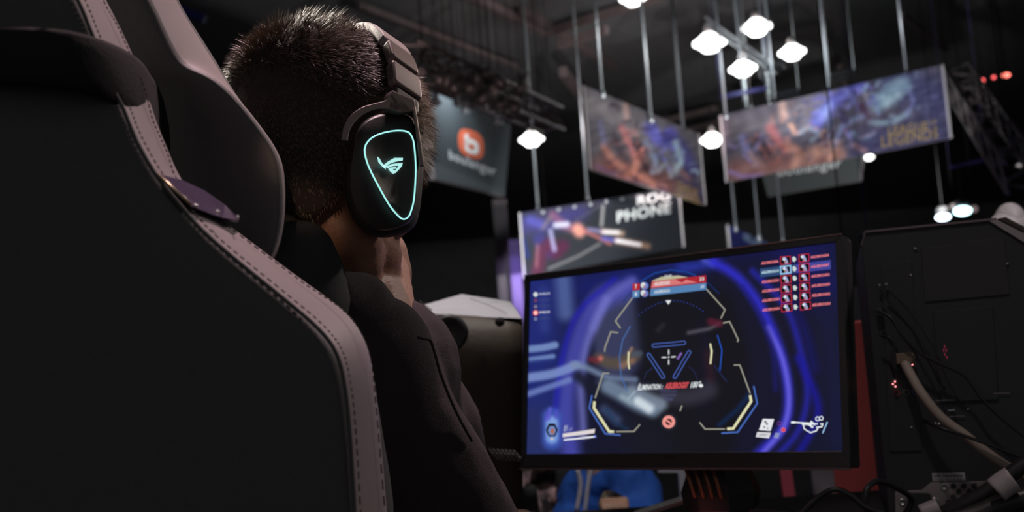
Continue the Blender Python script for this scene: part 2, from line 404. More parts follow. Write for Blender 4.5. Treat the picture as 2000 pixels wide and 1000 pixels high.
def ex2(t, pl):
    mb = MB(); g = (150,130,75)
    text(mb, pl, 'LEAGUE', [(1735,247),(1812,237),(1812,253),(1735,264)], g, .01, .004)
    text(mb, pl, 'OF', [(1816,236),(1830,234),(1830,243),(1816,245)], g, .01)
    text(mb, pl, 'LEGENDS', [(1722,266),(1832,248),(1832,270),(1722,288)], g, .01, .004)
    mb.build('title_lettering', PRINT, t, art=True)
B2 = banner('hanging_banner', 'wide artwork banner with gold lettering LEAGUE OF LEGENDS, hanging at upper right', 'banner', (1406,226), (1839,127), 1.4, 132, 146, (84,80,92), S2, G, ex2, noise=12, nx=220)
# phone banner over the monitor
S3 = [([(1025,440),(1080,430),(1130,410)],20,18,(58,55,110),.9), ([(1060,420),(1100,400),(1180,395)],10,10,(62,60,80),.8), ([(1035,430),(1060,440)],8,8,(85,85,175),.7), ([(1055,470),(1070,490)],14,10,(55,52,130),.7),
 ([(1180,392),(1180,450)],60,2,(38,42,48),0), ([(1178,402),(1175,440)],3.2,2,(150,150,150),.9), ([(1172,402),(1125,430)],1.5,3,(90,90,105),.7), ([(1072,525),(1130,500),(1172,476)],2.2,2,(120,120,122),.9),
 ([(1080,420),(1095,435),(1110,445)],8,7,(120,80,110),.9), ([(1050,530),(1060,490),(1075,475)],12,8,(80,35,58),.9), ([(1048,520),(1050,480)],3,4,(150,100,110),.7), ([(1085,495),(1100,480)],12,9,(85,25,60),.7), ([(1085,440),(1108,438)],5,4,(200,205,225),.9), ([(1075,450),(1080,475),(1083,488)],4,3,(150,150,190),.9),
 ([(1128,447),(1132,452)],11,8,(225,150,135),.95), ([(1130,450)],1.5,2.5,(170,150,80),.9), ([(1138,450),(1165,462),(1192,476)],2.6,3,(190,110,110),.9), ([(1150,448),(1178,453)],3,4,(150,140,190),.9), ([(1178,452),(1215,456)],4.5,5,(235,190,160),.7), ([(1180,453),(1208,454)],2.6,2,(245,245,250),1),
 ([(1178,465),(1205,470)],3.5,4,(90,95,190),.9), ([(1205,470),(1265,481)],5,7,(220,160,125),.65), ([(1205,470),(1250,478)],3,2.5,(250,250,255),1), ([(1060,445),(1075,425)],3,4,(120,110,105),.8), ([(1022,470),(1030,500)],4,8,(30,45,130),.8)]
def ex3(t, pl):
    mb = MB(); w = (215,222,222)
    text(mb, pl, 'ROG', [(1244,383),(1309,371),(1309,390),(1244,402)], w, .01, .03)
    text(mb, pl, 'PHONE', [(1205,413),(1310,394),(1310,416),(1205,435)], w, .01, .03)
    mb.build('title_lettering', PRINT, t, art=True)
    for i in range(9):
        sm = MB(); p = pl.hit(1060+i*31, 414-i*5.1, .03); sm.lathe(p, [(0, -.03), (.035, -.02), (.035, .02), (0, .03)], 8, pl.n)
        sm.build('hook', M['steel'], t)
B3 = banner('hanging_banner', 'dark banner with white lettering ROG PHONE, hanging just above the monitor', 'banner', (1016,416), (1326,366), 1.3, 128, 117, (40,44,50), S3, G, ex3, nx=200)
# dark shop sign behind the headset
def ex4(t, pl):
    mb = MB(); o1 = (215,105,75)
    def rr(cx, cy, w, h, col, off, k=.42):
        pts = []
        for i in range(28):
            a = 2*math.pi*i/28; ca, sa = math.cos(a), math.sin(a)
            x = w*math.copysign(abs(ca)**.7, ca); y = h*math.copysign(abs(sa)**.7, sa); pts.append((cx+x, cy+y+x*.32))
        poly(mb, pl, pts, col, off)
    rr(920, 281, 25, 27, o1, .01); rr(921, 286, 14, 14, (240,238,236), .02); rr(921, 286, 6, 5, o1, .03)
    ribbon(mb, pl, [(911,262),(911,286)], 7.5, (240,238,236), .02)
    mb.build('round_b_emblem', PRINT, t, art=True)
    mb = MB(); text(mb, pl, 'boulanger', [(877,292),(968,326),(968,350),(877,316)], (205,208,212), .012, .012); mb.build('shop_lettering', PRINT, t, art=True)
def tsign(TL, TR, BR, BL, h, pxL, pxR, label, extra, base=(58,64,68)):
    a = W(*TL, F*h/pxL); b = W(*TR, F*h/pxR); pl = Plane(a, b-a, UP); c = pl.hit(*BR); d = pl.hit(*BL)
    t = thing('shop_sign', label, 'sign', tuple((a+b+c+d)/4), G)
    MB().prism([a, b, c, d], -pl.n*.12).build('sign_box', M['grey'], t)
    art_panel('sign_face', [a+pl.n*.004, b+pl.n*.004, c+pl.n*.004, d+pl.n*.004], 40, 30, base, [], PRINT, t)
    for k in (.2, .8): cordup(a+(b-a)*k-pl.n*.05, t)
    if extra: extra(t, pl)
    return pl
P4 = tsign((825,172), (998,243), (986,383), (850,350), 1.6, 172, 140, 'dark tapered shop sign with orange round emblem, partly behind the player\'s hair', ex4)
def ex5(t, pl):
    mb = MB(); text(mb, pl, 'boulanger', [(1520,328),(1643,309),(1643,332),(1520,350)], (225,228,230), .012, .012); mb.build('shop_lettering', PRINT, t, art=True)
P5 = tsign((1478,300), (1690,262), (1678,354), (1500,384), 1.3, 84, 92, 'dark tapered shop sign whose lower half shows beneath the wide artwork banner', ex5, (80,84,84))
B6 = banner('hanging_banner', 'small blue and white banner peeking over the top edge of the monitor', 'banner', (1422,440), (1560,500), 1.2, 98, 85, (52,58,115),
 [([(1440,470),(1500,500)],20,4,(38,42,95),.9), ([(1460,462),(1480,475)],9,4,(120,140,170),.9), ([(1465,455),(1520,482)],7,5,(95,110,150),.8)], G, frame='pale', nx=60, ny=30)

# hanging rods
def rod(px, py, d, label, r=.026):
    p = W(px, py, d); q = np.array([p[0], p[1], 10.55]); t = thing('hanging_rod', label, 'rod', tuple(p), 'thin steel rods holding the banners')
    MB().tube([p, q], r, 8).build('rod_tube', M['steel'], t, True)
    MB().lathe(p, [(.001, -.09), (.05, -.07), (.05, .05), (.001, .07)], 10).build('clamp', M['steel'], t, True)
for a in ((1176,183,18.2,'steel rod rising from the top left of the angled artwork banner'), (1271,233,19.4,'steel rod rising from the middle of the angled artwork banner'),
 (1335,262,20.6,'steel rod rising near the right end of the angled artwork banner'), (1418,226,22.2,'steel rod at the left end of the wide artwork banner'),
 (1455,214,22.6,'left one of a close pair of rods on the wide artwork banner'), (1467,212,25,'right one of a close pair of rods over the wide artwork banner'),
 (1514,204,22.0,'steel rod running up from the wide artwork banner to the lamp rail'), (1619,178,21.4,'steel rod above the middle of the wide artwork banner'),
 (1770,146,20.6,'steel rod above the gold lettering of the wide artwork banner'), (1051,411,22,'steel rod rising from the left end of the phone banner'),
 (1148,390,22.6,'steel rod rising from the middle of the phone banner'), (1437,447,26,'leftmost of three rods below the wide artwork banner'),
 (1483,466,26,'middle one of three rods below the wide artwork banner'), (1530,476,26,'rightmost of three rods below the wide artwork banner')):
    rod(*a[:3], a[3], .03 if a[0] in (1271, 1335) else .024)

# high bay lamps
def lamp(px, py, d, s, label):
    p = W(px, py, d); t = thing('hall_lamp', label, 'lamp', tuple(p), 'white hall lamps under the roof'); r = .36*s
    MB().lathe(p, [(0, -.20*s), (.16*s, -.19*s), (.24*s, -.10*s), (r, -.03*s), (r, .02*s), (.25*s, .09*s), (.14*s, .19*s), (0, .2*s)], 28).build('glowing_lens', M['lamp'], t, True)
    MB().lathe(p, [(0, .20*s), (.1*s, .21*s), (.12*s, .3*s), (.08*s, .4*s), (0, .42*s)], 16).build('housing', M['truss'], t, True)
    MB().tube([p+UP*.4*s, (p[0], p[1], 10.55)], .008, 6).build('suspension_cord', M['cord'], t)
    l = bpy.data.lights.new('lamp_light', 'POINT'); l.energy = 22*s; l.shadow_soft_size = .3; l.color = (.93, 1, .98)
    lo = bpy.data.objects.new('lamp_light', l); COL.objects.link(lo); lo.location = p-UP*.5*s; lo.parent = t; lo.location = (0, 0, -.5*s)
for a in ((1386,83,26,1.12,'largest white hall lamp, left of the lamp rail'), (1478,53,26,1.0,'topmost white hall lamp right of the lamp rail'), (1547,102,26,.9,'white hall lamp at the right end of the cluster'),
 (1451,134,26,.92,'lowest white hall lamp of the cluster below the rail'), (1038,272,27,.88,'lone white hall lamp above the phone banner'), (1391,273,27,.85,'white hall lamp between the two artwork banners'),
 (1236,-4,26,.9,'white hall lamp cut off by the top edge'), (1697,307,40,.55,'small white hall lamp under the wide artwork banner')): lamp(*a)
# lamp rail
a = W(1378, 46, 24.6); b = W(1516, 142, 24.6)
t = thing('lamp_rail', 'slanting metal lamp rail running through the cluster of white lamps', 'rail', tuple((a+b)/2))
MB().beam(a, b, .09, .09).beam(a+UP*.16, b+UP*.16, .04, .04).build('rail_bar', M['steel'], t)
cordup(a+UP*.16, t); cordup(b+UP*.16, t)
for k in (.1, .35, .6, .85): MB().tube([a+(b-a)*k, a+(b-a)*k+UP*.16], .02, 6).build('bracket', M['steel'], t)
c = W(1522, 133, 24.4)
for k, (dx, dy) in enumerate(((0, 0), (-.25, .1), (-.32, -.12))):
    MB().tube([c+np.array([dx+.13*math.cos(i*.6), 0, dy+.13*math.sin(i*.6)]) for i in range(9)], .03, 6).build('cable_loop', M['steel'], t, True)
for k, q in enumerate(((1620,148,1668,137), (1498,186,1560,176))):
    p1 = W(q[0], q[1], 25); p2 = W(q[2], q[3], 25)
    tb = MB().beam(p1, p2, .07, .05).beam(p1-UP*.12, p2-UP*.12, .05, .05)
    for p_ in (p1, p2): tb.tube([p_, (p_[0], p_[1], 10.55)], .006, 5)
    for s_ in (0, .5, 1): tb.tube([p1+(p2-p1)*s_, p1+(p2-p1)*s_-UP*.12], .015, 5)
    tag(tb.build('rigging_bar', M['steel']), ['short double rigging bar above the middle of the wide artwork banner', 'short double rigging bar right of the lamp rail'][k], 'bar', 'small rigging bars')

# lighting truss with par cans above the shop sign
def truss(a, b, w, label, mt='truss', n=14):
    d = b-a; x = nrm(np.cross(d, UP)); off = [x*w/2+UP*w/2, -x*w/2+UP*w/2, x*w/2-UP*w/2, -x*w/2-UP*w/2]
    t = thing('lighting_truss', label, 'truss', tuple((a+b)/2), 'ceiling trusses')
    mb = MB()
    for o in off: mb.tube([a+o, b+o], w*.075, 8)
    mb.build('chord_tubes', M[mt], t, True); mb = MB()
    for i in range(n):
        for s1, s2 in ((0, 2), (1, 3), (0, 1), (2, 3)):
            p = a+d*i/n+off[s1 if i % 2 else s2]; q = a+d*(i+1)/n+off[s2 if i % 2 else s1]; mb.tube([p, q], w*.04, 5)
    mb.build('lacing', M[mt], t); cordup(a+d*.1, t, r=.012); cordup(a+d*.9, t, r=.012)
truss(W(790, 110, 15.5), W(1080, 235, 20), .42, 'metal lighting truss above the tapered shop sign, right of the hair')
truss(W(1868, 150, 22), W(1998, 345, 17), .5, 'bluish lighting truss slanting down at the right edge', n=12)
def parcan(px, py, d, az, label, s=1.):
    p = W(px, py, d); t = thing('stage_light', label, 'stage light', tuple(p), 'stage lights on the truss'); ax = nrm(np.array([math.cos(az), math.sin(az)*.6, -.8]))
    MB().lathe(p, [(0, -.16*s), (.08*s, -.15*s), (.1*s, -.02*s), (.13*s, .16*s), (.12*s, .16*s), (.09*s, 0), (0, -.02*s)], 14, ax).build('can', M['truss'], t, True)
    cordup(p+UP*.3*s, t)
    MB().tube([p+UP*.3*s+np.array([-.01, 0, 0]), p+np.array([-.15*s, 0, .15*s]), p+np.array([-.14*s, 0, 0])], .014*s, 6).tube([p+UP*.3*s, p+np.array([.15*s, 0, .15*s]), p+np.array([.14*s, 0, 0])], .014*s, 6).build('yoke', M['truss'], t)
pp = [(852,150,15.5),(872,158,15.8),(890,166,16),(912,168,16.2),(930,152,16.6),(944,146,16.8),(958,168,17),(975,160,17),(944,190,16.5),(978,202,17.2),(1002,208,17.6),(1016,172,17.6),(1066,228,19.4),(1078,236,19.6),(1022,160,18)]
desc = ['leftmost stage light right beside the hair','second stage light from the hair','third stage light from the hair','stage light over the shop sign','stage light under the bright end of the truss tube','upper small stage light on the truss','stage light in the middle of the truss','stage light just right of the truss middle','low stage light close above the shop sign','low stage light near the right corner of the shop sign','low stage light right of the shop sign corner','stage light on the right half of the truss','stage light near the lone hall lamp, left one','stage light near the lone hall lamp, right one','highest stage light on the right half of the truss']
for i, (q, l) in enumerate(zip(pp, desc)): parcan(*q, i*1.9, l, .8)
for k, (px, py) in enumerate(((851,188),(896,190),(911,203),(971,228))):
    p = W(px, py+12, 17); q = W(px-1, py-20, 17)
    tag(MB().tube([q, (q[0], q[1], 10.55)], .006, 5).tube([p, p*.6+q*.4, q], [.06, .05, .03], 8).lathe(p, [(0, -.07), (.09, -.03), (.09, .03), (0, .07)], 10).build('sign_hanger', M['steel'], smooth=True), ['first metal hanger of the shop sign, against the hair','second metal hanger of the shop sign','third metal hanger of the shop sign','rightmost metal hanger of the shop sign'][k], 'hanger', 'hangers of the shop sign')
# coloured indicator lights
def led(px, py, d, r, col, e, label, sq=(1, 1)):
    p = W(px, py, d); mt = mat('indicator_glow', col, .4, emis=e)
    t = thing('spotlight', label, 'spotlight', tuple(p), 'small coloured lights in the distance')
    MB().ell(p, (r*sq[0], r, r*sq[1])).build('lens', mt, t, True)
    MB().lathe(p+UP*r*.6, [(0, r*.2), (r*1.05, r*.2), (r*.8, r*1.1), (0, r*1.2)], 12).build('hood', M['blackm'], t, True); cordup(p+UP*r*1.6, t)
led(1919,157,24,.045,(1,.12,.12),3,'leftmost of three small red lights at upper right'); led(1941,151,24,.04,(1,.12,.12),2,'middle one of three small red lights at upper right'); led(1965,147,24,.07,(1,.2,.15),3,'largest red light at upper right',(1.3,.7))
led(1842,424,16,.09,(.7,.85,1),5,'white-blue spotlight on the left above the big computer case',(1.2,.6)); led(1880,412,16,.10,(.6,.95,1),5,'cyan-white spotlight above the big computer case',(1.3,.7)); led(1862,403,18,.05,(.8,.7,.68),.6,'dim round pink lamp left of the cyan spotlight')
led(1902,408,18,.06,(.5,.35,.33),.35,'faint reddish lamp right of the cyan spotlight'); led(1999,543,9,.05,(.25,.25,1),3,'blue light at the right edge beside the big computer case'); led(1990,324,24,.05,(.5,.45,.45),.8,'tiny dim lamp near the right edge under the truss')
led(1667,676,7,.035,(.35,.4,1),4,'blue light between the monitor and the red panel',(1.2,.7))
def bar(a, b, d, w, col, e, label):
    q = MB().beam(W(*a, d), W(*b, d), w, w)
    for k in (a, b): p_ = W(*k, d); q.tube([p_, (p_[0], p_[1], 10.55)], .005, 5)
    tag(q.build('light_bar', mat('bar_tint', col, .5, emis=e*.0)), label, 'light bar', 'dim coloured light bars')  # no emission: the bars' glow is only painted as base colour
bar((1855,328),(1925,312),24,.07,(.10,.06,.30),.8,'dim violet light bar below the slanting truss'); bar((1408,190),(1500,172),26,.1,(.04,.04,.16),.7,'dim blue light bar under the lamp cluster')
bar((350,18),(400,38),14,.1,(.02,.02,.25),.9,'dim blue light bar at upper left above the chair wing')
bar((1690,455),(1700,490),12,.1,(.03,.02,.12),.5,'dim violet light bar left of the computer case top')
# pillar behind the monitor
a = W(990, 600, 24); struct('trim_1', MB().box((a[0], a[1], 2.4), .32, .3, 4.8), mat('grey_post', (.16,.14,.15), .8))
a = W(1013, 600, 23.5); t1 = MB().box((a[0], a[1], 1.9), .24, .1, 3.8); tag(t1.build('cloth_drape', M['purple']), 'narrow violet cloth drape left of the phone banner and monitor', 'drape')
# unseen spots aimed at the banners, signs, roof steel, rods and drape
def bspot(px, py, d, off, power, ang, col=(1, 1, 1)):
    p = W(px, py, d); spot('aimed_spot', p+np.array(off), p, power, col, .1, ang, .4)
bspot(1255, 290, 19.5, (4.6, -4.6, -2.0), 1700, 44, (1, .97, .95))
bspot(1630, 240, 21.5, (-1, -7, -3), 1900, 44, (.97, .96, 1))
bspot(1175, 450, 22, (0, -6, -1.5), 2200, 42)
bspot(885, 215, 20.6, (.45, -.4, .62), 200, 110, (.9, .96, 1))
bspot(920, 290, 21.3, (0, -6, -1), 520, 26, (.9, .95, 1))
bspot(1590, 340, 30, (0, -6, -3), 900, 30); bspot(1460, 470, 26, (0, -5, -1), 420, 30)
bspot(960, 160, 17, (0, -4, -3), 70, 60, (1, .75, .72)); bspot(1930, 250, 19, (.5, -4, -3), 30, 50, (.25, .2, 1)); bspot(1200, 60, 30, (0, -9, -6), 500, 70, (1, .75, .75))  # spots added to brighten the trusses and roof beams
bspot(1460, 100, 24.6, (0, -5, -3), 200, 50, (.9, .97, 1)); bspot(1300, 120, 21, (0, -6, -3), 110, 60, (.9, .97, 1)); bspot(1013, 560, 23, (0, -4, 0), 260, 20, (.6, .5, 1))  # spots added to brighten the lamp rail, rods and violet drape

# ------------------------------------------------------------ desk and monitor
dz = .715
A_ = W(1000, 990, 2.1)
desk = thing('desk', 'long black desk under the monitor and the big computer case', 'desk', (1.0, 2.0, 0))
MB().box((.72, 1.86, dz-.02), 2.7, .56, .04).build('desktop', M['desk'], desk, bevel=.004)
for x in (-.55, 1.99):
    for y in (1.62, 2.10): MB().box((x, y, (dz-.04)/2), .05, .05, dz-.04).build('leg', M['black'], desk)
desk2 = thing('desk', 'black side desk carrying the computer case with the pale lid', 'desk', (-.2, 2.4, 0))
MB().box((-.31, 2.39, dz-.02), .66, .48, .04).build('desktop', M['desk'], desk2, bevel=.004)
for x in (-.59, -.02):
    for y in (2.19, 2.59): MB().box((x, y, (dz-.04)/2), .05, .05, dz-.04).build('leg', M['black'], desk2)
ux = nrm([.8136, -.1195, -.598]); uy = np.array([.0265, -.963, .198]); t0 = np.array([.0249, .3322, 1.8028])
SP = Plane(CAM+M3@t0, M3@ux, M3@uy)
cor = [SP.hit(*p) for p in ((1036,550),(1633,474),(1647,881),(1029,887))]     # TL TR BR BL
sx = nrm(cor[2]-cor[3]); sy = np.cross(SP.n, sx); sy = sy if sy[2] > 0 else -sy; sn = SP.n
mon = thing('monitor', 'black monitor showing a dark blue shooter game on its lit screen', 'monitor', tuple((cor[2]+cor[3])/2*np.array([1, 1, 0])+np.array([0, 0, dz])))
bz = .010; bb = .022
o_ = [cor[0]-sx*bz+sy*bz, cor[1]+sx*bz+sy*bz, cor[2]+sx*bz-sy*bb, cor[3]-sx*bz-sy*bb]
fr = MB()
for p, q, r_, s_ in ((o_[0], o_[1], cor[1], cor[0]), (o_[1], o_[2], cor[2], cor[1]), (o_[2], o_[3], cor[3], cor[2]), (o_[3], o_[0], cor[0], cor[3])):
    fr.prism([p+sn*.004, q+sn*.004, r_+sn*.004, s_+sn*.004], -sn*.03)
fr.build('bezel', M['bezel'], mon, bevel=.001)
MB().prism([p-sn*.004 for p in o_], -sn*.035).build('rear_shell', M['black'], mon, bevel=.004)
lp = MB(); lp.beam(o_[3]+sn*.004-sy*.002, o_[2]+sn*.004-sy*.002, .006, .003); lp.build('bottom_lip', M['edge'], mon, label='reddish grey lower edge strip')
lp = MB(); lp.beam(o_[0]+sn*.003+sy*.001, o_[1]+sn*.003+sy*.001, .004, .002); lp.build('top_lip', M['edge'], mon)
lg = MB(); text(lg, SP, 'ASUS', [(1293,889.5),(1321,889),(1321,894.5),(1293,895)], (62,58,60), .0055, .02); lg.build('brand_lettering', PRINT, mon, art=True)
ST = [
 ([(1040,560),(1040,880)],70,60,(34,44,120),.9), ([(1040,840),(1040,890)],50,40,(40,48,90),.7), ([(1150,560),(1330,520)],35,40,(26,34,110),.8), ([(1380,500),(1640,470)],20,30,(20,22,80),.6),
 ([(1560,500),(1620,560)],40,50,(24,26,96),.7), ([(1620,600),(1640,860)],25,30,(24,26,56),.8),
 ([(1100,548),(1105,610)],16,14,(88,108,165),.75), ([(1062,570),(1064,640)],8,14,(60,75,150),.5),
 ([(1195,600),(1210,690)],48,12,(62,66,98),.85), ([(1230,560),(1160,600),(1125,680),(1105,790),(1115,885)],18,16,(72,74,170),.85),
 ([(1185,585),(1150,660),(1135,740),(1140,850)],7,9,(120,122,205),.7), ([(1235,548),(1185,585),(1160,640)],7,10,(110,110,190),.6), ([(1200,545),(1130,610),(1098,700),(1085,800)],5,8,(32,30,175),.7),
 ([(1330,525),(1390,515)],8,14,(45,60,180),.7), ([(1375,508),(1392,515)],5,8,(90,100,215),.7),
 ([(1395,512),(1445,545),(1492,610),(1525,690),(1540,770),(1530,835),(1480,888)],9,10,(48,46,200),.9),
 ([(1500,640),(1528,700),(1541,775),(1530,835),(1490,885)],4.5,7,(112,104,222),.85), ([(1450,560),(1480,610),(1508,680),(1515,760)],4,8,(28,28,120),.7),
 ([(1470,530),(1535,600),(1565,690),(1577,770),(1560,840),(1520,888)],6,9,(38,38,165),.85), ([(1560,700),(1592,770),(1595,820),(1560,885)],7,10,(28,26,150),.85), ([(1530,560),(1570,640),(1590,720)],8,14,(24,24,110),.6),
 ([(1310,600),(1310,700),(1320,860)],62,26,(22,22,28),.97), ([(1400,600),(1430,720),(1400,860)],34,18,(21,21,27),.95), ([(1250,840),(1280,880)],40,24,(24,25,36),.9),
 ([(1345,650),(1385,642),(1405,632)],2.5,6,(125,118,130),.7), ([(1388,628),(1405,632)],7,5,(92,28,48),.8), ([(1285,645),(1295,635)],3,7,(55,52,60),.7), ([(1383,690),(1388,740)],6,12,(60,28,34),.6),
 ([(1030,682),(1060,679),(1084,674)],7,4,(120,145,195),.9), ([(1030,703),(1060,699),(1080,696)],5,4,(112,137,190),.9), ([(1030,738),(1080,730),(1125,714)],9,5,(122,142,197),.9), ([(1030,770),(1060,760),(1112,742)],6,5,(110,128,190),.85), ([(1030,708),(1080,704)],3,5,(36,50,120),.8),
 ([(1120,712),(1150,720),(1190,738),(1240,742)],6,7,(118,135,165),.85), ([(1170,700),(1200,710),(1240,695)],11,8,(88,76,66),.9), ([(1215,715),(1235,705)],6,6,(150,110,90),.7), ([(1155,702),(1165,704)],6,6,(105,40,52),.9), ([(1173,700)],4,6,(215,110,105),.95), ([(1228,690),(1234,680)],2,4,(190,140,110),.8), ([(1238,692),(1250,690)],5,4,(70,85,105),.7),
 ([(1130,735),(1165,765),(1200,800),(1230,830)],10,9,(26,28,44),.9), ([(1170,745),(1230,752),(1300,760)],6,9,(60,68,95),.7), ([(1188,755),(1215,770),(1245,788),(1275,800)],15,9,(112,130,152),.9), ([(1300,775),(1350,775),(1385,762)],16,14,(56,54,66),.8),
 ([(1235,765),(1290,790)],13,9,(125,140,158),.85), ([(1246,784),(1268,798)],9,7,(205,216,224),.97), ([(1215,775),(1232,785)],5,6,(150,168,182),.8), ([(1240,765),(1228,778)],2,3,(170,185,200),.7), ([(1180,800),(1205,820)],9,9,(62,74,110),.8),
 ([(1405,830),(1440,800),(1462,772)],3,7,(18,46,96),.8), ([(1185,800),(1200,825),(1225,838)],3,6,(30,58,90),.7), ([(1292,764),(1320,764)],3,2,(58,60,88),.8), ([(1294,772),(1318,772)],3,2,(66,68,96),.8), ([(1300,779),(1312,780)],3,2,(72,76,110),.8),
 ([(1078,815),(1078,860)],19,8,(64,90,185),.8), ([(1078,825),(1078,855)],12,6,(130,165,225),.9), ([(1072,818),(1074,798)],3,3,(95,90,205),.8), ([(1086,815),(1087,804)],2.5,3,(85,80,195),.8), ([(1066,820),(1067,808)],2.5,3,(85,80,195),.7),
]
scr = art_panel('screen', cor, 480, 280, (22, 23, 42), ST, SCREEN, mon)
def hud(name, fn, label=None):
    mb = MB(); fn(mb); return mb.build(name, SCREEN, scr, art=True, label=label)
gy = (158,156,142); ye = (222,220,178); bl = (70,105,185); wh = (228,234,236)
for p in ([(1235,582),(1202,627),(1212,641)], [(1379,564),(1416,605),(1408,622)], [(1207.5,650),(1193,648),(1181.5,679),(1181,687)], [(1412,631),(1425,628),(1442,664),(1440,668)],
              [(1190,729),(1178,729),(1162,778)], [(1203,843),(1238,842.5),(1250,829)], [(1433,713),(1445,713),(1465,768)], [(1416,838),(1377,838),(1366.5,825)], [(1332,792),(1328,803)]):
    hud('frame_line', lambda mb: ribbon(mb, SP, p, 2.4, gy))
for p, w in (([(1161,784),(1160,797),(1190,843),(1199,843)], 5), ([(1465,772),(1467,784),(1432,837),(1420,837.6)], 5), ([(1387,671),(1390,686),(1387.6,711)], 3.6), ([(1228,687),(1227,706),(1229,721)], 3)): hud('gauge_bar', lambda mb: ribbon(mb, SP, p, w, ye, .0007))
for p, w, c in (([(1156,772),(1151,797),(1182,847),(1212,850)], 3, bl), ([(1472,754),(1479,788),(1441,844),(1409,846)], 3, bl), ([(1250,550),(1279,533.5),(1310,527),(1341,531),(1359,538)], 3.2, (26,62,140)), ([(1382,552),(1405,574)], 1.6, (24,50,110)),
        ([(1234,569),(1215,591)], 1.6, (26,54,110)), ([(1401,654),(1410,684),(1406,724)], 2.2, (36,80,180)), ([(1231,637),(1216,664),(1210,696),(1213,734),(1225,764)], 2, (70,105,165)), ([(1395,714),(1420,746)], 1.1, (40,52,105)), ([(1345,715),(1357,727),(1362,742)], 1.1, (40,48,95)), ([(1258,740),(1262,728),(1275,718)], 1.1, (44,54,100))):
    hud('range_line', lambda mb: ribbon(mb, SP, p, w, c))
def h2(mb):
    for i in range(21):
        a = i/20; x = 1248+125*a; y = 618-27*math.sin(math.pi*min(1, a*.96+.02))**.8-7*a; disc(mb, SP, (x, y), 1.2, (48,66,150), n=8)
hud('dotted_arc', h2)
for p, q in (((1277,675),(1336,669.6)), ((1267,693),(1295,736)), ((1346,688),(1318,736))): hud('triangle_side', lambda mb: pill(mb, SP, p, q, 3.2, 1.4, (80,110,200)))
def h3(mb):
    for p in ([(1306,683),(1306,692.5)], [(1306,702.5),(1306,712)], [(1292.5,698),(1301.5,698)], [(1311,697.3),(1319.5,696.5)]): ribbon(mb, SP, p, 2, wh)
    disc(mb, SP, (1306,697.5), 1.5, wh, n=8)
hud('crosshair', h3)
def h3b(mb):
    poly(mb, SP, [(1300,586.5),(1311,586.5),(1305.5,595)], wh)
hud('heading_marker', h3b); hud('violet_dash', lambda mb: ribbon(mb, SP, [(1331,689),(1323,702)], 4, (125,95,175)))
def h4(mb):
    poly(mb, SP, [(1272,549),(1292,540.5),(1325,538),(1346,542),(1364,550)], (185,180,150), .0006)
    poly(mb, SP, [(1273,550),(1379,537.5),(1379.3,552),(1271,563.5)], (170,38,50), .0009)
    poly(mb, SP, [(1274,551),(1318,545.5),(1332,552),(1340,546),(1362,551.5),(1310,557.5),(1272,562)], (215,120,120), .001)
    poly(mb, SP, [(1271,564),(1379.6,552.3),(1379.6,566),(1269.5,578.5)], (86,130,178), .0009)
    poly(mb, SP, [(1235.3,554),(1250,553),(1249.7,566),(1235.3,568)], (175,40,52), .0009); poly(mb, SP, [(1235,568.5),(1249.6,566.6),(1249,580.3),(1235,582.4)], (86,130,178), .0009)
    for y in (558, 573):
        disc(mb, SP, (1259,y), 7.5, (110,125,200), .001, 7); disc(mb, SP, (1256,y-1), 4.5, (215,222,226), .0012, 5.5); disc(mb, SP, (1258.5,y+2), 2.6, (165,115,100), .0013)
    for s_, q, c in (('7', [(1240,556),(1244,555.5),(1244,563.5),(1240,564)], wh), ('8', [(1240,571),(1244,570.5),(1244,578),(1240,578.5)], wh), ('ASUSROG03', [(1278,551.5),(1308,548.5),(1308,555),(1278,558.5)], wh), ('ASUSROG10', [(1278,567.5),(1308,564.5),(1308,570.5),(1278,573.5)], wh),
        ('33', [(1366.5,541.8),(1375,541),(1375,548.2),(1366.5,549)], wh), ('33', [(1368.5,557),(1375,556.3),(1375,562),(1368.5,563)], wh), ('13:47', [(1298,537),(1312,536),(1312,540.6),(1298,541.8)], wh)): text(mb, SP, s_, q, c, .0014, .02)
hud('score_bar', h4)
def h5(mb):
    text(mb, SP, 'ÉLIMINATION :', [(1247,748.5),(1295,747.5),(1294,760),(1245,762.5)], wh, .001, .03, .25)
    text(mb, SP, 'ASUSROG07', [(1300,747.5),(1346,746),(1344,758),(1298.5,760)], (235,90,95), .001, .03, .25)
    text(mb, SP, '100', [(1349.5,746),(1364,745),(1362.5,757),(1348,758)], wh, .001, .03, .25)
    disc(mb, SP, (1369,753), 4.2, wh, .001, 3.4); ribbon(mb, SP, [(1366,748),(1369,745)], 2, wh)
hud('elimination_notice', h5)
def h6(mb):
    disc(mb, SP, (1306,824), 17.5, (34,34,44), .0006); disc(mb, SP, (1306,824), 12.5, (238,150,142), .0008); disc(mb, SP, (1306,824), 6.5, (70,40,44), .001); ribbon(mb, SP, [(1300,819.5),(1312,828.5)], 3.2, (238,150,142), .0012)
hud('ban_icon', h6)
def lerpq(a, b, k): return [(p[0]+(q[0]-p[0])*k, p[1]+(q[1]-p[1])*k) for p, q in zip(a, b)]
LN = ['ASUSROG06','ASUSROG10','ASUSROG01','ASUSROG05','ASUSROG01','ASUSROG01']; RN = ['ASUSROG04','ASUSROG07','ASUSROG02','ASUSROG03','ASUSROG02','ASUSROG03']
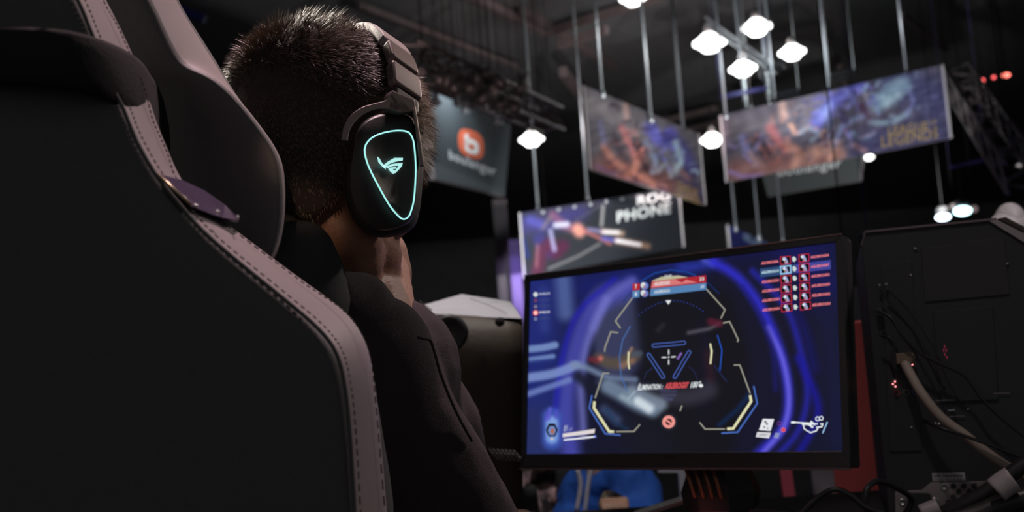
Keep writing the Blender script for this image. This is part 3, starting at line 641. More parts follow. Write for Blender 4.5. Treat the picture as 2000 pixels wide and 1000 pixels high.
for i in range(6):
    k = i/5; mb = MB(); pk = (252,135,138)
    if i == 1:
        mb2 = [(1484.3,524.8),(1553,516.3),(1553.5,533.5),(1484.6,541.6)]; poly(mb, SP, mb2, (46,74,116), .0005); poly(mb, SP, [(1553,516.3),(1622.4,507.7),(1623,525.5),(1553.5,533.5)], (66,68,150), .0005)
    text(mb, SP, LN[i], lerpq([(1486.7,511.5),(1520.4,507.6),(1520.7,512.8),(1486.7,517)], [(1489,603),(1523,599.7),(1523,604.6),(1489,608.8)], k), (200,232,240) if i == 1 else pk, .001, .03)
    text(mb, SP, RN[i], lerpq([(1583.2,500),(1619,495.7),(1619,500.6),(1583.2,504.9)], [(1586.2,593),(1621.9,589.9),(1622,595),(1586.2,599)], k), pk, .001, .03)
    for q0, q1, L_ in (([(1524.2,502),(1543.5,500.3),(1543.8,514.3),(1524.6,516.7)], [(1526.4,594.8),(1546.3,593),(1546.8,607),(1527,609)], 1), ([(1560.3,498),(1579.5,495.8),(1580,509.8),(1560.6,512)], [(1563,591.3),(1582.7,589.4),(1583.2,603.4),(1563.4,605.7)], 0)):
        q = lerpq(q0, q1, k); c = np.mean(q, 0); poly(mb, SP, q, (14,14,22), .0007)
        poly(mb, SP, [(c[0]-7,c[1]-2),(c[0]-3,c[1]-6.5),(c[0]+1,c[1]-5.5),(c[0]+5,c[1]+3),(c[0]+5,c[1]+6),(c[0]-1,c[1]+6.5),(c[0]-3,c[1]+1)], (150,165,215), .0009)
        poly(mb, SP, [(c[0]-6.5,c[1]-2),(c[0]-3,c[1]-6),(c[0]-.5,c[1]-2),(c[0]-2,c[1]+1)], (225,228,232), .001); disc(mb, SP, (c[0],c[1]+3), 2.4, (170,130,115), .0011, n=8)
        ribbon(mb, SP, q, 2.6 if (i == 1 and L_) else 1.3, (150,200,238) if (i == 1 and L_) else (205,45,62), .0012, True)
    c = (1551+2.8*k, 506.3+93.4*k); poly(mb, SP, [(c[0]-4,c[1]-3),(c[0]-1,c[1]-5.5),(c[0]+2,c[1]-4),(c[0]+4.5,c[1]),(c[0]+1,c[1]+5.5),(c[0]-3,c[1]+4)], (205,215,212), .0009)
    mb.build('kill_feed_row', SCREEN, scr, art=True)
def h7(mb):
    for i, (c, tc) in enumerate((((205,210,215),(190,195,210)), ((110,60,90),(62,66,120)), ((120,112,130),(60,66,110)), ((250,200,190),(215,215,225)), ((110,120,155),(60,70,115)))):
        y = 575+12*i; disc(mb, SP, (1046,y), 4.6 if i in (0, 3) else 3.6, c, .0008)
        if i == 3: ring(mb, SP, (1046,y), 4.8, 1.5, (225,60,60), .0009)
        text(mb, SP, 'SHIELDS', [(1053,y-2.8),(1074,y-4),(1074,y),(1053,y+1.2)], tc, .0008, .03)
hud('voice_list', h7)
def h8(mb):
    disc(mb, SP, (1078,840), 12, (26,26,34), .0008, 15, 6); disc(mb, SP, (1078,841), 8, (110,140,200), .001, 10, 6); disc(mb, SP, (1079,842), 4, (170,105,85), .0012, 6, 8); disc(mb, SP, (1078,857), 3, (200,190,195), .0012, n=8)
    poly(mb, SP, [(1099,847),(1162,837.8),(1160.7,846.2),(1099,854)], (222,214,214), .0008); poly(mb, SP, [(1101,858),(1163,851),(1164,854.3),(1101,861)], (235,238,245), .0008)
    disc(mb, SP, (1162,852.5), 2.4, (130,150,240), .0009, n=8); text(mb, SP, '01', [(1102,831),(1109,830),(1108,842),(1101,843)], (190,195,215), .0008, .02, .2); text(mb, SP, '10', [(1111,835.5),(1118,834.5),(1117,841.5),(1110,842.5)], (150,155,190), .0008, 0, .2)
hud('health_bar', h8)
def h9(mb):
    poly(mb, SP, [(1490,818),(1512,818.5),(1505,841.6),(1482,840)], (225,228,232), .0008)
    for c, r in (((1495,824),2.6), ((1498,828),2.4), ((1493,834.5),2), ((1499.5,836.5),1.5)): poly(mb, SP, [(c[0]-r,c[1]),(c[0],c[1]-r),(c[0]+r,c[1]),(c[0],c[1]+r)], (28,28,40), .001)
    poly(mb, SP, [(1479,843.6),(1505.5,845),(1502,856),(1476,853.5)], (215,215,220), .0008); text(mb, SP, 'LSHIFT', [(1483,846.8),(1499.5,847.8),(1498,852),(1482,851)], (110,110,130), .001, .02)
    poly(mb, SP, [(1515,845),(1523,846),(1520,856),(1511,855)], (135,145,190), .0008)
    disc(mb, SP, (1530,839.5), 4.5, (230,90,110), .0008); ribbon(mb, SP, [(1528,841),(1532.5,838)], 1.3, (90,30,60), .001); ring(mb, SP, (1522,827), 3.5, 1, (130,60,140), .0008)
hud('ability_icons', h9)
def h10(mb):
    ribbon(mb, SP, [(1545,825),(1553,825)], 4.6, wh); ribbon(mb, SP, [(1552,825),(1597,828)], 2.8, wh); ribbon(mb, SP, [(1566,828),(1586,829)], 3.4, wh); ribbon(mb, SP, [(1580,829),(1588,835)], 4, wh); ribbon(mb, SP, [(1583,823),(1592,830)], 4, wh)
    ribbon(mb, SP, [(1569,829.5),(1571,838),(1583,845),(1594,841.6),(1598,836)], 2.4, wh); ribbon(mb, SP, [(1594,835),(1605,833.5),(1607,828),(1602,828)], 2.6, wh)
    ring(mb, SP, (1597,818), 3.8, 1.8, wh); ring(mb, SP, (1604,817), 3.6, 1.8, wh); ribbon(mb, SP, [(1616,824),(1606.6,846)], 2.6, (150,190,230))
hud('weapon_icon', h10)
# stand: column behind, faceted collar with copper fins, three angled feet
cx = (cor[2]+cor[3])/2; cx = cx+sx*.045; base = np.array([cx[0], cx[1], dz])-nrm(sn*np.array([1, 1, 0]))*.07
MB().tube([base+UP*.03, base+UP*.30], [.034, .028], 12).build('stand_column', M['black'], mon, True)
bs = MB(); bs.lathe(base, [(0, .03), (.03, .035), (.058, .05), (.062, .075), (.048, .11), (.036, .13), (0, .13)], 8)
bs.build('stand_collar', M['black'], mon)
fx = sx; 
for k in range(4):
    o1 = base+fx*(-.032+.015*k)+sn*.052+UP*.118; o2 = o1+fx*.018-UP*.055+sn*.008; MB().tube([o1, o2], .0034, 6).build('copper_fin', M['copper'], mon, True)
for ang in (-1.05, 1.05, 3.14):
    dr = np.array([sn[0]*math.cos(ang)-sn[1]*math.sin(ang), sn[0]*math.sin(ang)+sn[1]*math.cos(ang), 0]); dr = nrm(dr); sd = np.cross(dr, UP)
    a = base+dr*.03+UP*.045; b = base+dr*.23+UP*.008
    MB().prism([a+sd*.022, a-sd*.022, b-sd*.012, b+sd*.012], -UP*.012).build('stand_foot', M['grey'], mon, bevel=.002)
MB().lathe(base+sn*.0, [(0, .012), (.044, .012), (.048, .022), (.03, .03), (0, .03)], 20).build('glow_ring', M['redglow'], mon, True, label='red light under the stand')
rl = bpy.data.lights.new('glow_ring_light', 'POINT'); rl.energy = .008; rl.color = (1, .2, .2); rl.shadow_soft_size = .03
ro = bpy.data.objects.new('glow_ring_light', rl); COL.objects.link(ro); ro.location = base+sn*.08+UP*.03

# ------------------------------------------------------------ big computer case on the right
a = W(1690, 453, 1.62); b = W(1944, 413, 1.57)
cxd = nrm((b-a)*np.array([1, 1, 0])); cn = np.cross(cxd, UP); cn = cn if cn@(CAM-a) > 0 else -cn       # cn points to camera
CW = .262; CH = a[2]-dz; c0 = np.array([a[0], a[1], dz])
CP = Plane(c0, cxd, UP)
case = thing('computer_case', 'tall black computer case on the right, seen from its cabled back', 'computer', tuple(c0+cxd*CW/2-cn*.25))
DEP = .50
w1 = np.linalg.norm((b-a)*np.array([1, 1, 0]))
topz = a[2]
prof = [(-.008, dz+.012), (-.008, topz-.02), (0, topz), (w1, topz+.0), (w1+.045, topz-.032), (w1+.045, dz+.012)]
pv = [np.array([c0[0], c0[1], 0])+cxd*p[0]+UP*p[1] for p in prof]
MB().prism(pv, -cn*DEP).build('case_body', M['black'], case, bevel=.0015)
tl = MB(); tl.beam(pv[2]+cn*.002, pv[3]+cn*.002, .004, .003); tl.beam(pv[1]+cn*.001, pv[2]+cn*.001, .0015, .0015); tl.build('top_edge_trim', M['edge'], case)
ch = MB(); ch.prism([pv[3]+cn*.004-UP*.001, pv[4]+cn*.004, pv[4]+cn*.004-cxd*.012-UP*.006, pv[3]+cn*.004-cxd*.010-UP*.002], -cn*DEP); ch.build('corner_trim', M['silver'], case)
ch = MB(); ch.prism([pv[3]+cn*.006+cxd*.002, pv[3]+cn*.006+cxd*.012+UP*.001, pv[4]+cn*.006+cxd*.012+UP*.001, pv[4]+cn*.006+cxd*.002], -cn*DEP); ch.build('corner_trim', M['bronze'], case)
def onc(px, py, off=0): return CP.hit(px, py, off)
def cprism(name, pts, off, th, mt, label=None, bevel=0):
    return MB().prism([onc(x, y, off) for x, y in pts], CP.n*th).build(name, M[mt] if isinstance(mt, str) else mt, case, bevel=bevel, label=label)
# raised panel outlines
cprism('rear_door', [(1722,520),(1780,508),(1800,880),(1738,882)], .0005, .002, 'black', bevel=.0006)
cprism('expansion_cover', [(1822,608),(1938,597),(1950,780),(1838,786)], .0005, .003, 'black', bevel=.0008)
cprism('fan_grille', [(1800,485),(1960,462),(1972,575),(1806,590)], .0005, .002, 'blackm', bevel=.0006)
for q in ([(1826,782),(1864,780.5),(1864,781.5),(1826,783)], [(1853,813),(1884,812),(1884,813),(1853,814)], [(1940,768),(1972,766.5),(1972,767.5),(1940,769)]): cprism('slot_edge', q, .003, .0008, 'silver')
for q in ([(1817,801.5),(1826,801.5),(1826,803),(1817,803)], [(1852,800.5),(1865,799.5),(1865,801.5),(1852,802.5)]): cprism('slot_contact', q, .003, .001, 'chrome', label='bright metal contact')
for (x, y), c in (((1751.5,767.5),(.55,.10,.12)), ((1770,766.5),(.22,.24,.16)), ((1786.5,765.5),(.12,.17,.40))):
    p = onc(x, y, .003); MB().tube([p+(CP.x*math.cos(t_)+UP*math.sin(t_))*.0037 for t_ in np.linspace(0, 2*math.pi, 21)], .0007, 6, False).build('audio_jack', mat('jack_ring', c, .4), case, True)
for (x, y) in ((1748,745), (1744,750), (1749,755), (1782,712)):
    MB().ell(onc(x, y, .004), (.0011,)*3, n=8, m_=6).build('status_led', mat('led_pink', (1,.3,.3), .4, emis=3), case, True, label='tiny glowing red light')
for (x, y) in ((1845,677), (1843,684), (1848,684), (1845,692), (1849,698)):
    cprism('fan_gleam', [(x-.8,y-2.5),(x+.8,y-3),(x+.8,y+2.5),(x-.8,y+3)], .003, .0006, mat('red_fan', (.45,.04,.10), .4, emis=.35))
for (x, y) in ((1788,486.5), (1967,515.5), (1779,538), (1890,799), (1827,827), (1834,828), (1780,835)):
    MB().lathe(onc(x, y, .001), [(.0022, 0), (.002, .002), (.0008, .0028), (0, .0028)], 10, CP.n).build('screw', M['chrome'], case, True)
# label sticker
cprism('sticker', [(1820,924),(1884,922.5),(1886,938),(1822,939.5)], .0012, .0004, 'paper', label='grey paper label with bold print')
mb = MB(); text(mb, CP, 'DIF Dipoolelip', [(1824,926.5),(1880,925),(1880.5,932.5),(1824.5,934)], (40,32,36), .0018, .02); text(mb, CP, 'P/N: ZPNA-R 00 68-8', [(1825,935),(1878,934),(1878,937),(1825,938)], (60,40,50), .0018, .01)
mb.build('sticker_print', PRINT, case, art=True)
# psu plate with hex grille
psu = cprism('power_supply_plate', [(1748,960),(1800,957),(1818,942),(1962,939),(1985,1040),(1750,1040)], .0008, .002, 'silver', bevel=.0004)
hx = MB()
for r_ in range(9):
    for c_ in range(11):
        x = 1862+c_*20.5-(r_ % 2)*10.2-(0 if r_ < 4 else 0); y = 950+r_*10.5-c_*.25
        if x < 1850 or x > 1975 or (x-1850)+(y-945)*.55 < 14: continue
        hx.add([onc(x+6.3*math.cos(i*math.pi/3+.52), y+6.3*math.sin(i*math.pi/3+.52), .0032) for i in range(6)], [tuple(range(6))])
hx.build('hex_holes', M['blackm'], case)
hm = MB()
for r_ in range(5):
    for c_ in range(6):
        x = 1862+c_*20.5-(r_ % 2)*10.2; y = 950+r_*10.5
        if x < 1850 or (x-1850)+(y-945)*.55 < 14: continue
        hm.tube([onc(x+6.8*math.cos(i*math.pi/3+.52), y+6.8*math.sin(i*math.pi/3+.52), .0034) for i in range(1, 4)], .0004, 4)
hm.build('hex_rims', M['silver'], case)
cprism('power_socket', [(1772,966),(1778,962),(1812,962),(1818,966),(1818,1040),(1770,1040)], .003, .004, 'black', bevel=.001)
for (x, y) in ((1844,951), (1762,981), (1826,979)):
    MB().lathe(onc(x, y, .003), [(.0058, 0), (.005, .0015), (.003, .002), (.0028, .001), (0, .001)], 16, CP.n).build('screw', M['chrome'], case, True)
# cables plugged into the case
def cable(name, pts, r, mt, label, off=0.02, cat='cable', conn=None):
    P = catmull([CP.hit(p[0], p[1], p[2] if len(p) > 2 else off) for p in pts], 8)
    t = thing(name, label, cat, tuple(P[-1]), 'cables on the back of the big computer case')
    MB().tube(P, r, 10).build('cable_jacket', M[mt], t, True)
    if conn: 
        p, s_, m_ = conn; MB().box(CP.hit(*p, .012), s_[0], s_[1], s_[2], np.array([CP.x, CP.n, UP])).build('plug', M[m_], t, bevel=.0015)
    return t
cb = cable('video_cable', [(1766,706,.014),(1775,725,.03),(1800,768,.045),(1838,815,.05),(1885,850,.05),(1925,882,.05),(1978,918,.045),(2030,940,.04)], .0068, 'beige', 'thick beige cable with tan plug curving down to the right', conn=((1765,700),(.022,.022,.016),'connector'))
MB().ell(CP.hit(1778,700,.016), (.007, .008, .009)).build('plug_grip', M['connector'], cb, True)
cable('network_cable', [(1718,608),(1742,622,.03),(1762,655,.035),(1795,688,.03),(1840,712,.03),(1885,735,.03),(1918,780,.03),(1960,820,.03),(2010,860,.03)], .0022, 'cable', 'thin black cable running from upper left across the case back', conn=((1717,606),(.010,.012,.006),'black'))
cable('usb_cable', [(1716,655),(1738,660,.03),(1746,680,.03),(1740,710,.03),(1748,738,.02)], .0016, 'cable', 'short thin black cable hanging left of the tan plug')
cable('antenna_cable', [(1730,562),(1770,600,.02),(1800,640,.025),(1830,690,.03),(1850,740,.03),(1880,790,.03)], .0014, 'cable', 'thin dark cable hanging from the small bright connectors', conn=((1717.5,557),(.004,.006,.004),'chrome'))
cable('antenna_cable', [(1716,560),(1745,600,.02),(1780,640,.025),(1820,700,.03),(1845,760,.03)], .0014, 'cable', 'second thin dark cable from the small bright connectors', conn=((1730.5,555),(.004,.006,.004),'chrome'))
cable('display_cable', [(1805,822),(1835,835,.06),(1880,850,.065),(1930,868,.065),(1980,888,.06),(2030,905,.06)], .0024, 'cable', 'glossy black cable crossing over the beige cable')
cable('power_cable', [(1765,1010,.03),(1780,975,.03),(1745,950,.06),(1717,940,.08),(1702,945,.09),(1690,965,.1),(1690,1020,.1)], .0042, 'cable', 'black power cord looping at the lower left of the case')
cable('power_cable', [(1560,1010,.12),(1600,970,.12),(1632,956,.12),(1662,968,.12),(1690,990,.12),(1730,1005,.12)], .004, 'cable', 'black cord arching on the desk left of the case')
cable('cable_bundle', [(1770,1030,.05),(1850,1000,.08),(1920,965,.09),(1975,925,.09),(2020,895,.09)], .011, 'cable', 'thick bundle of black cables at the lower right corner')
cable('cable_bundle', [(1820,1035,.1),(1900,1010,.1),(1960,985,.1),(2030,965,.1)], .016, 'cable', 'fat black cable loom low in the right corner')
for k, q in enumerate(([(1945,958,.13),(1962,945,.13),(1978,935,.13)], [(1800,1003,.1),(1820,995,.1),(1834,990,.1)])):
    P = catmull([CP.hit(*p) for p in q], 4)
    tag(MB().tube(P, [.017]*len(P) if k == 0 else [.012]*len(P), 12).build('tape_wrap', M['tape'], smooth=True), ['shiny grey tape wrapped round the cable bundle at the right edge', 'grey tape tag on the cables below the power supply'][k], 'tape', 'tape on the cables')
# things right of case
p = W(1975, 448, 2.4); gl = thing('pale_round_object', 'pale rounded head on an added stand behind the right corner of the big computer case', 'lamp', (p[0], p[1], 0))
MB().ell(p, (.05, .05, .045)).ell(p+UP*.02, (.03, .045, .04)).build('round_head', M['pale'], gl, True)  # unidentified pale round thing; its stand is made up
MB().tube([p-UP*.03, (p[0], p[1], .01)], .012, 10).build('pole', M['black'], gl, True); MB().lathe((p[0], p[1], 0), [(0, 0), (.14, 0), (.14, .015), (.02, .03), (0, .03)], 24).build('base', M['black'], gl, True)
# red panel
a = W(1672, 628, 3.0); b = W(1722, 628, 3.0); h_ = a[2]
tag(MB().box(((a+b)/2*np.array([1, 1, 0]))+np.array([0, .1, h_/2]), .085, .5, h_, None).build('booth_panel', M['red'], bevel=.004), 'narrow red upright panel between the monitor and the computer case', 'panel')
a = W(1672, 560, 4.2); tag(MB().box((a[0], a[1], a[2]/2), .5, .05, a[2]).build('booth_wall', mat('grey_booth', (.16,.15,.17), .7)), 'grey booth wall panel beyond the red panel', 'panel')

# ------------------------------------------------------------ second case (pale lid) left of the monitor
d2 = 2.12
def q2(px, py, dd=0): return W(px, py, d2+dd)
c2 = thing('computer_case', 'computer case with faceted pale lid and bronze mesh, left of the monitor', 'computer', tuple(q2(905, 700)*np.array([1, 1, 0])+np.array([0, 0, dz])))
lid = [q2(770,592,.02), q2(900,574.5,.09), q2(996,589,.09), q2(1019,622,0), q2(800,607,-.0), q2(760,604,0)]
lb = MB(); back = q2(880, 590, .35)
lb.add([q2(760,606,0), q2(840,592,.06), q2(902,574.5,.12), q2(997,589,.12), q2(1019,622,0), q2(760,612,0), q2(902,600,.40), q2(1010,606,.40), q2(760,612,.4)],
       [(0, 5, 4, 3, 2, 1), (2, 3, 7, 6), (3, 4, 7), (0, 1, 2, 6, 8), (0, 8, 5), (4, 5, 8, 6, 7)])
lb.build('faceted_lid', M['pale'], c2)
for g in ([(820,588.5,.066),(826,594,.05),(843,606,.012)], [(918,583,.095),(955,596,.06),(990,612,.02)]):
    MB().tube([q2(x, y, dd-.004) for x, y, dd in g], .0016 if g[0][0] < 900 else .0006, 5).build('lid_groove', M['stitch'], c2)
rows = []
for k, (yy, dd) in enumerate(((610, .0), (620, -.022), (640, -.04), (680, -.048), (760, -.045), (860, -.04), (1000, -.035))):
    rows.append([q2(x, yy+(x-800)*.055, dd+.025*((x-890)/130.)**2) for x in (740, 790, 840, 890, 940, 990, 1021)])
g = MB(); vs = [p for r_ in rows for p in r_]; bk = [p+np.array([0, .35, 0]) for p in vs]; n = 7; nr = len(rows)
fs = [(i*n+j, i*n+j+1, (i+1)*n+j+1, (i+1)*n+j) for i in range(nr-1) for j in range(n-1)]
g.add(vs, fs); g.add(bk, fs); N_ = len(vs)
edge_ = [(i*n+n-1, (i+1)*n+n-1) for i in range(nr-1)]+[(j, j+1) for j in range(n-1)]+[(i*n, (i+1)*n) for i in range(nr-1)]
g.f += [(p_, q_, q_+N_, p_+N_) for p_, q_ in edge_]; g.c += [None]*len(edge_)
g.build('mesh_body', M['bronze'], c2, True)
for px, py in ((861,624), (976,629)): MB().lathe(q2(px, py, -.05), [(.0095, 0), (.0095, .003), (.006, .005), (0, .005)], 16, nrm(CAM-q2(px, py))).build('foot_stud', M['stitch'], c2, True)
MB().lathe(q2(878, 650, -.055), [(.034, 0), (.036, .012), (.028, .018), (.02, .008), (0, .008)], 24, nrm(CAM-q2(878, 650))).build('hub', M['black'], c2, True)
gr = MB()
for r_ in range(4):
    for k in range(7):
        p = q2(957+k*8+r_*5, 878+r_*6+k*.5, -.05); gr.tube([p-cxd*.002+UP*.002, p+cxd*.002-UP*.002], .0011, 5)
gr.build('vent_slots', M['grey'], c2)

# ------------------------------------------------------------ people in the background
def blob_mesh(name, chains, ells, voxel, mt, parent, smooth=6, label=None, disp=0):
    mb = MB()
    for ch_ in chains:
        for (p, r1), (q, r2) in zip(ch_[:-1], ch_[1:]):
            p = np.asarray(p, float); q = np.asarray(q, float); mb.ell(p, (r1,)*3, n=16, m_=10); mb.ell(q, (r2,)*3, n=16, m_=10); mb.tube([p, q], [r1, r2], 16)
    for e in ells: mb.ell(e[0], e[1], e[2] if len(e) > 2 else None, n=24, m_=14)
    o = mb.build(name, mt, parent, True)
    r_ = o.modifiers.new('r', 'REMESH'); r_.mode = 'VOXEL'; r_.voxel_size = voxel; r_.use_smooth_shade = True
    s_ = o.modifiers.new('sm', 'SMOOTH'); s_.iterations = smooth; s_.factor = .6
    if disp:
        tx = bpy.data.textures.new('folds', 'CLOUDS'); tx.noise_scale = .09; tx.noise_depth = 2
        d_ = o.modifiers.new('d', 'DISPLACE'); d_.texture = tx; d_.strength = disp; d_.texture_coords = 'GLOBAL'; d_.mid_level = .5
    if label: o['label'] = label
    return o
# seated person in a blue jacket beyond the desk, face turned down, head behind the monitor
D = 3.1
pb = thing('person', 'person in a blue jacket with a lanyard, seated beyond the desk below the monitor', 'person', tuple(W(1190, 1000, D)*np.array([1, 1, 0])))
sh = W(1238, 950, D); sl = W(1142, 965, D+.25); hd = W(1185, 800, D+.05); hip = W(1200, 1130, D+.2); hip[2] = .42
blob_mesh('body', [[(hd, .085), (W(1188, 880, D+.08), .055), (W(1190, 960, D+.12), .1), (hip, .13)], [(hip, .1), (hip+np.array([-.12, -.45, .03]), .07), (hip+np.array([-.12, -.45, -.37]), .05), (hip+np.array([-.12, -.58, -.40]), .04)], [(hip+np.array([.1, 0, 0]), .1), (hip+np.array([.16, -.45, .03]), .07), (hip+np.array([.16, -.45, -.37]), .05), (hip+np.array([.16, -.58, -.40]), .04)]], [(hd+UP*.03, (.08, .1, .115)), (hd+np.array([0, -.1, -.03]), (.015, .02, .02))], .012, M['skin'], pb)
blob_mesh('jacket', [[(W(1190, 950, D+.15), .10), (hip+UP*.08, .15)], [(sh, .08), (W(1252, 1015, D-.08), .065), (W(1230, 1050, D-.3), .05), (W(1200, 1040, D-.42), .04)], [(sl, .085), (W(1122, 1030, D+.1), .065), (W(1130, 1060, D-.15), .05)], [(sl, .08), (W(1190, 925, D+.14), .10), (sh, .08)]], [(W(1190, 975, D+.15), (.15, .13, .15))], .010, M['blue'], pb, 5, disp=.05, label='bright blue jacket')
blob_mesh('hair', [], [(hd+UP*.05+np.array([0, .02, 0]), (.092, .11, .105))], .012, M['hcap'], pb, 3)
for q in ([(1128,915),(1134,950),(1126,1000)], [(1160,900),(1150,940),(1142,1005)]):
    MB().tube(catmull([W(x, y, D-.06) for x, y in q], 5), .007, 6).build('lanyard', M['tape'], pb, True, label='pale lanyard strap')
hw = W(1198, 985, D-.33)
wt = MB().lathe(hw, [(.034, -.02), (.038, -.01), (.038, .012), (.034, .02)], 18, nrm([.5, -.3, .8])); wt.build('wristband', M['brass'], pb, True, label='light patterned wristband')
# hand of that person
hb = []
for k in range(5):
    f0 = hw+np.array([-.03+.014*k, -.05, .015]); hb.append([(hw+np.array([-.01+.004*k, -.02, .0]), .016), (f0, .010), (f0+np.array([.0, -.025-.004*(2-abs(k-2)), -.012]), .008), (f0+np.array([.0, -.03, -.03]), .007)])
blob_mesh('hand', hb, [], .005, M['skin'], pb, 2)
cht = thing('office_chair', 'dark chair under the person in the blue jacket', 'chair', tuple(hip*np.array([1, 1, 0])))
MB().box(hip-UP*.20, .4, .42, .06).build('seat', M['strapm'], cht, bevel=.02); MB().box(hip+np.array([0, .34, .06]), .30, .05, .36).build('backrest', M['strapm'], cht, bevel=.02)
MB().tube([hip-UP*.17, np.array([hip[0], hip[1], .03])], .03, 10).build('post', M['black'], cht)
for k in range(5): MB().beam(np.array([hip[0], hip[1], .06]), np.array([hip[0]+.28*math.cos(k*1.256), hip[1]+.28*math.sin(k*1.256), .03]), .04, .03).build('base_arm', M['black'], cht)
# far person beside the red panel
D = 5.2; h5_ = W(1682, 745, D)
pf = thing('person', 'person with grey hair in dark clothes, between the monitor and the red panel', 'person', tuple(h5_*np.array([1, 1, 0])))
g0 = h5_.copy(); 
blob_mesh('body', [[(h5_-UP*.02, .07), (h5_-UP*.16, .05), (h5_-UP*.5, .09), (h5_*np.array([1, 1, 0])+UP*.42, .12)]], [(h5_-UP*.02, (.075, .09, .11)), (h5_+np.array([0, -.09, -.03]), (.014, .02, .02))], .014, mat('fair_skin', (.55,.38,.32), .6), pf)
hz = h5_*np.array([1, 1, 0])
blob_mesh('coat', [[(h5_-UP*.3, .13), (hz+UP*.4, .17)], [(h5_+np.array([-.16, 0, -.28]), .08), (h5_+np.array([-.2, -.05, -.58]), .065), (h5_+np.array([-.1, -.25, -.6]), .05)], [(h5_+np.array([.16, 0, -.28]), .08), (h5_+np.array([.2, -.05, -.58]), .065), (h5_+np.array([.1, -.25, -.6]), .05)]], [(h5_-UP*.28, (.2, .12, .1))], .014, M['blackm'], pf)
blob_mesh('hair', [], [(h5_+UP*.035+np.array([0, .02, 0]), (.085, .1, .095))], .012, mat('grey_hair', (.5,.46,.44), .8, bump=.8, bscale=60), pf, 2)
tag(MB().box(hz+np.array([0, .05, .11]), .42, .42, .22).build('stool', M['blackm'], bevel=.02), 'dark seat under the grey haired person', 'stool')
# patterned visitor at the lower left of the monitor
D = 3.9; p = W(1074, 950, D)
pv_ = thing('person', 'person in mottled pink and brown clothes at the lower left of the monitor', 'person', tuple(p*np.array([1, 1, 0])))
mott = bpy.data.materials.new('mottled_cloth'); mott.use_nodes = True; nt = mott.node_tree; b_ = nt.nodes['Principled BSDF']; vz = nt.nodes.new('ShaderNodeTexNoise'); vz.inputs['Scale'].default_value = 22; cr = nt.nodes.new('ShaderNodeValToRGB')
cr.color_ramp.elements[0].position = .44; cr.color_ramp.elements[0].color = (.02, .014, .014, 1); cr.color_ramp.elements[1].position = .64; cr.color_ramp.elements[1].color = (.42, .26, .25, 1); tc_ = nt.nodes.new('ShaderNodeTexCoord')
nt.links.new(tc_.outputs['Object'], vz.inputs['Vector']); nt.links.new(vz.outputs['Fac'], cr.inputs['Fac']); nt.links.new(cr.outputs['Color'], b_.inputs['Base Color']); b_.inputs['Roughness'].default_value = .9
pz = p*np.array([1, 1, 0]); hh = p+UP*.38
blob_mesh('body', [[(hh, .08), (hh-UP*.14, .05), (p, .1), (pz+UP*.3, .12)], [(p+np.array([.03, -.15, -.02]), .04), (p+np.array([.08, -.2, .0]), .035)]], [(hh, (.08, .09, .115)), (hh+np.array([0, -.09, -.02]), (.014, .02, .02)), (p+np.array([-.02, -.2, .14]), (.05, .04, .045))], .013, mat('pink_skin', (.62,.36,.34), .6), pv_)
blob_mesh('cloak', [[(p+UP*.08, .14), (pz+UP*.2, .2)], [(p+np.array([-.16, 0, .1]), .08), (p+np.array([-.14, -.12, -.12]), .07)], [(p+np.array([.16, 0, .1]), .08), (p+np.array([.12, -.14, -.1]), .07)]], [(p+UP*.08, (.22, .12, .12))], .014, mott, pv_, 5, disp=.03)
blob_mesh('hair', [], [(hh+UP*.035+np.array([0, .02, 0]), (.088, .1, .1))], .013, M['hcap'], pv_, 2)
# red cloth hanging below monitor & grey shelf
a = W(1518, 880, 3.4); b = W(1541, 880, 3.4)
tag(MB().prism([a, b, np.array([b[0]+.03, b[1], 0]), np.array([a[0]+.03, a[1], 0])], np.array([0, .02, 0])).build('red_drape', mat('red_cloth', (.14,.012,.022), .7)), 'narrow dark red cloth strip hanging below the monitor', 'cloth')
a = W(1285,908,2.9); b = W(1330,908,2.9)
tag(MB().beam(a, b, .02, .04).beam((b[0], b[1], 0), b, .02, .02).build('grey_rail', M['grey']), 'short pale grey bar just under the monitor edge', 'bar')
tag(MB().beam(W(1240,1006,1.75), W(1331,977,1.75), .05, .006).build('tablet', M['grey'], bevel=.001), 'grey slab lying tilted under the left side of the monitor', 'tablet')

# ------------------------------------------------------------ the player
HC = W(638, 280, 1.10)
yaw = math.radians(50); pit = math.radians(26)
hf0 = np.array([math.sin(yaw), math.cos(yaw), 0]); hr = np.array([math.cos(yaw), -math.sin(yaw), 0])
hf = hf0*math.cos(pit)-UP*math.sin(pit); hu = hf0*math.sin(pit)+UP*math.cos(pit)
HA = np.array([hf, hr, hu])
def hl(f_, r_, u_): return HC+hf*f_+hr*r_+hu*u_
pl_ = thing('person', 'seated player in a dark jacket, short brown hair, seen from behind facing the monitor', 'person', tuple(HC*np.array([1, 1, 0])))
neck0 = W(672, 540, 1.17); chest = W(650, 800, 1.22); hipP = W(560, 1100, 1.2); hipP[2] = .5
Rs = W(735, 700, 1.09); Ls = W(470, 690, 1.36)
Re = W(905, 1050, 1.16); Rw = W(1040, 1180, 1.42); Rw[2] = dz+.035; Rh = Rw+np.array([.06, .09, -.01])
Le = W(640, 950, 1.58); Lw = Le+np.array([.22, .16, 0]); Lw[2] = dz+.035; Lh = Lw+np.array([.06, .08, -.01])
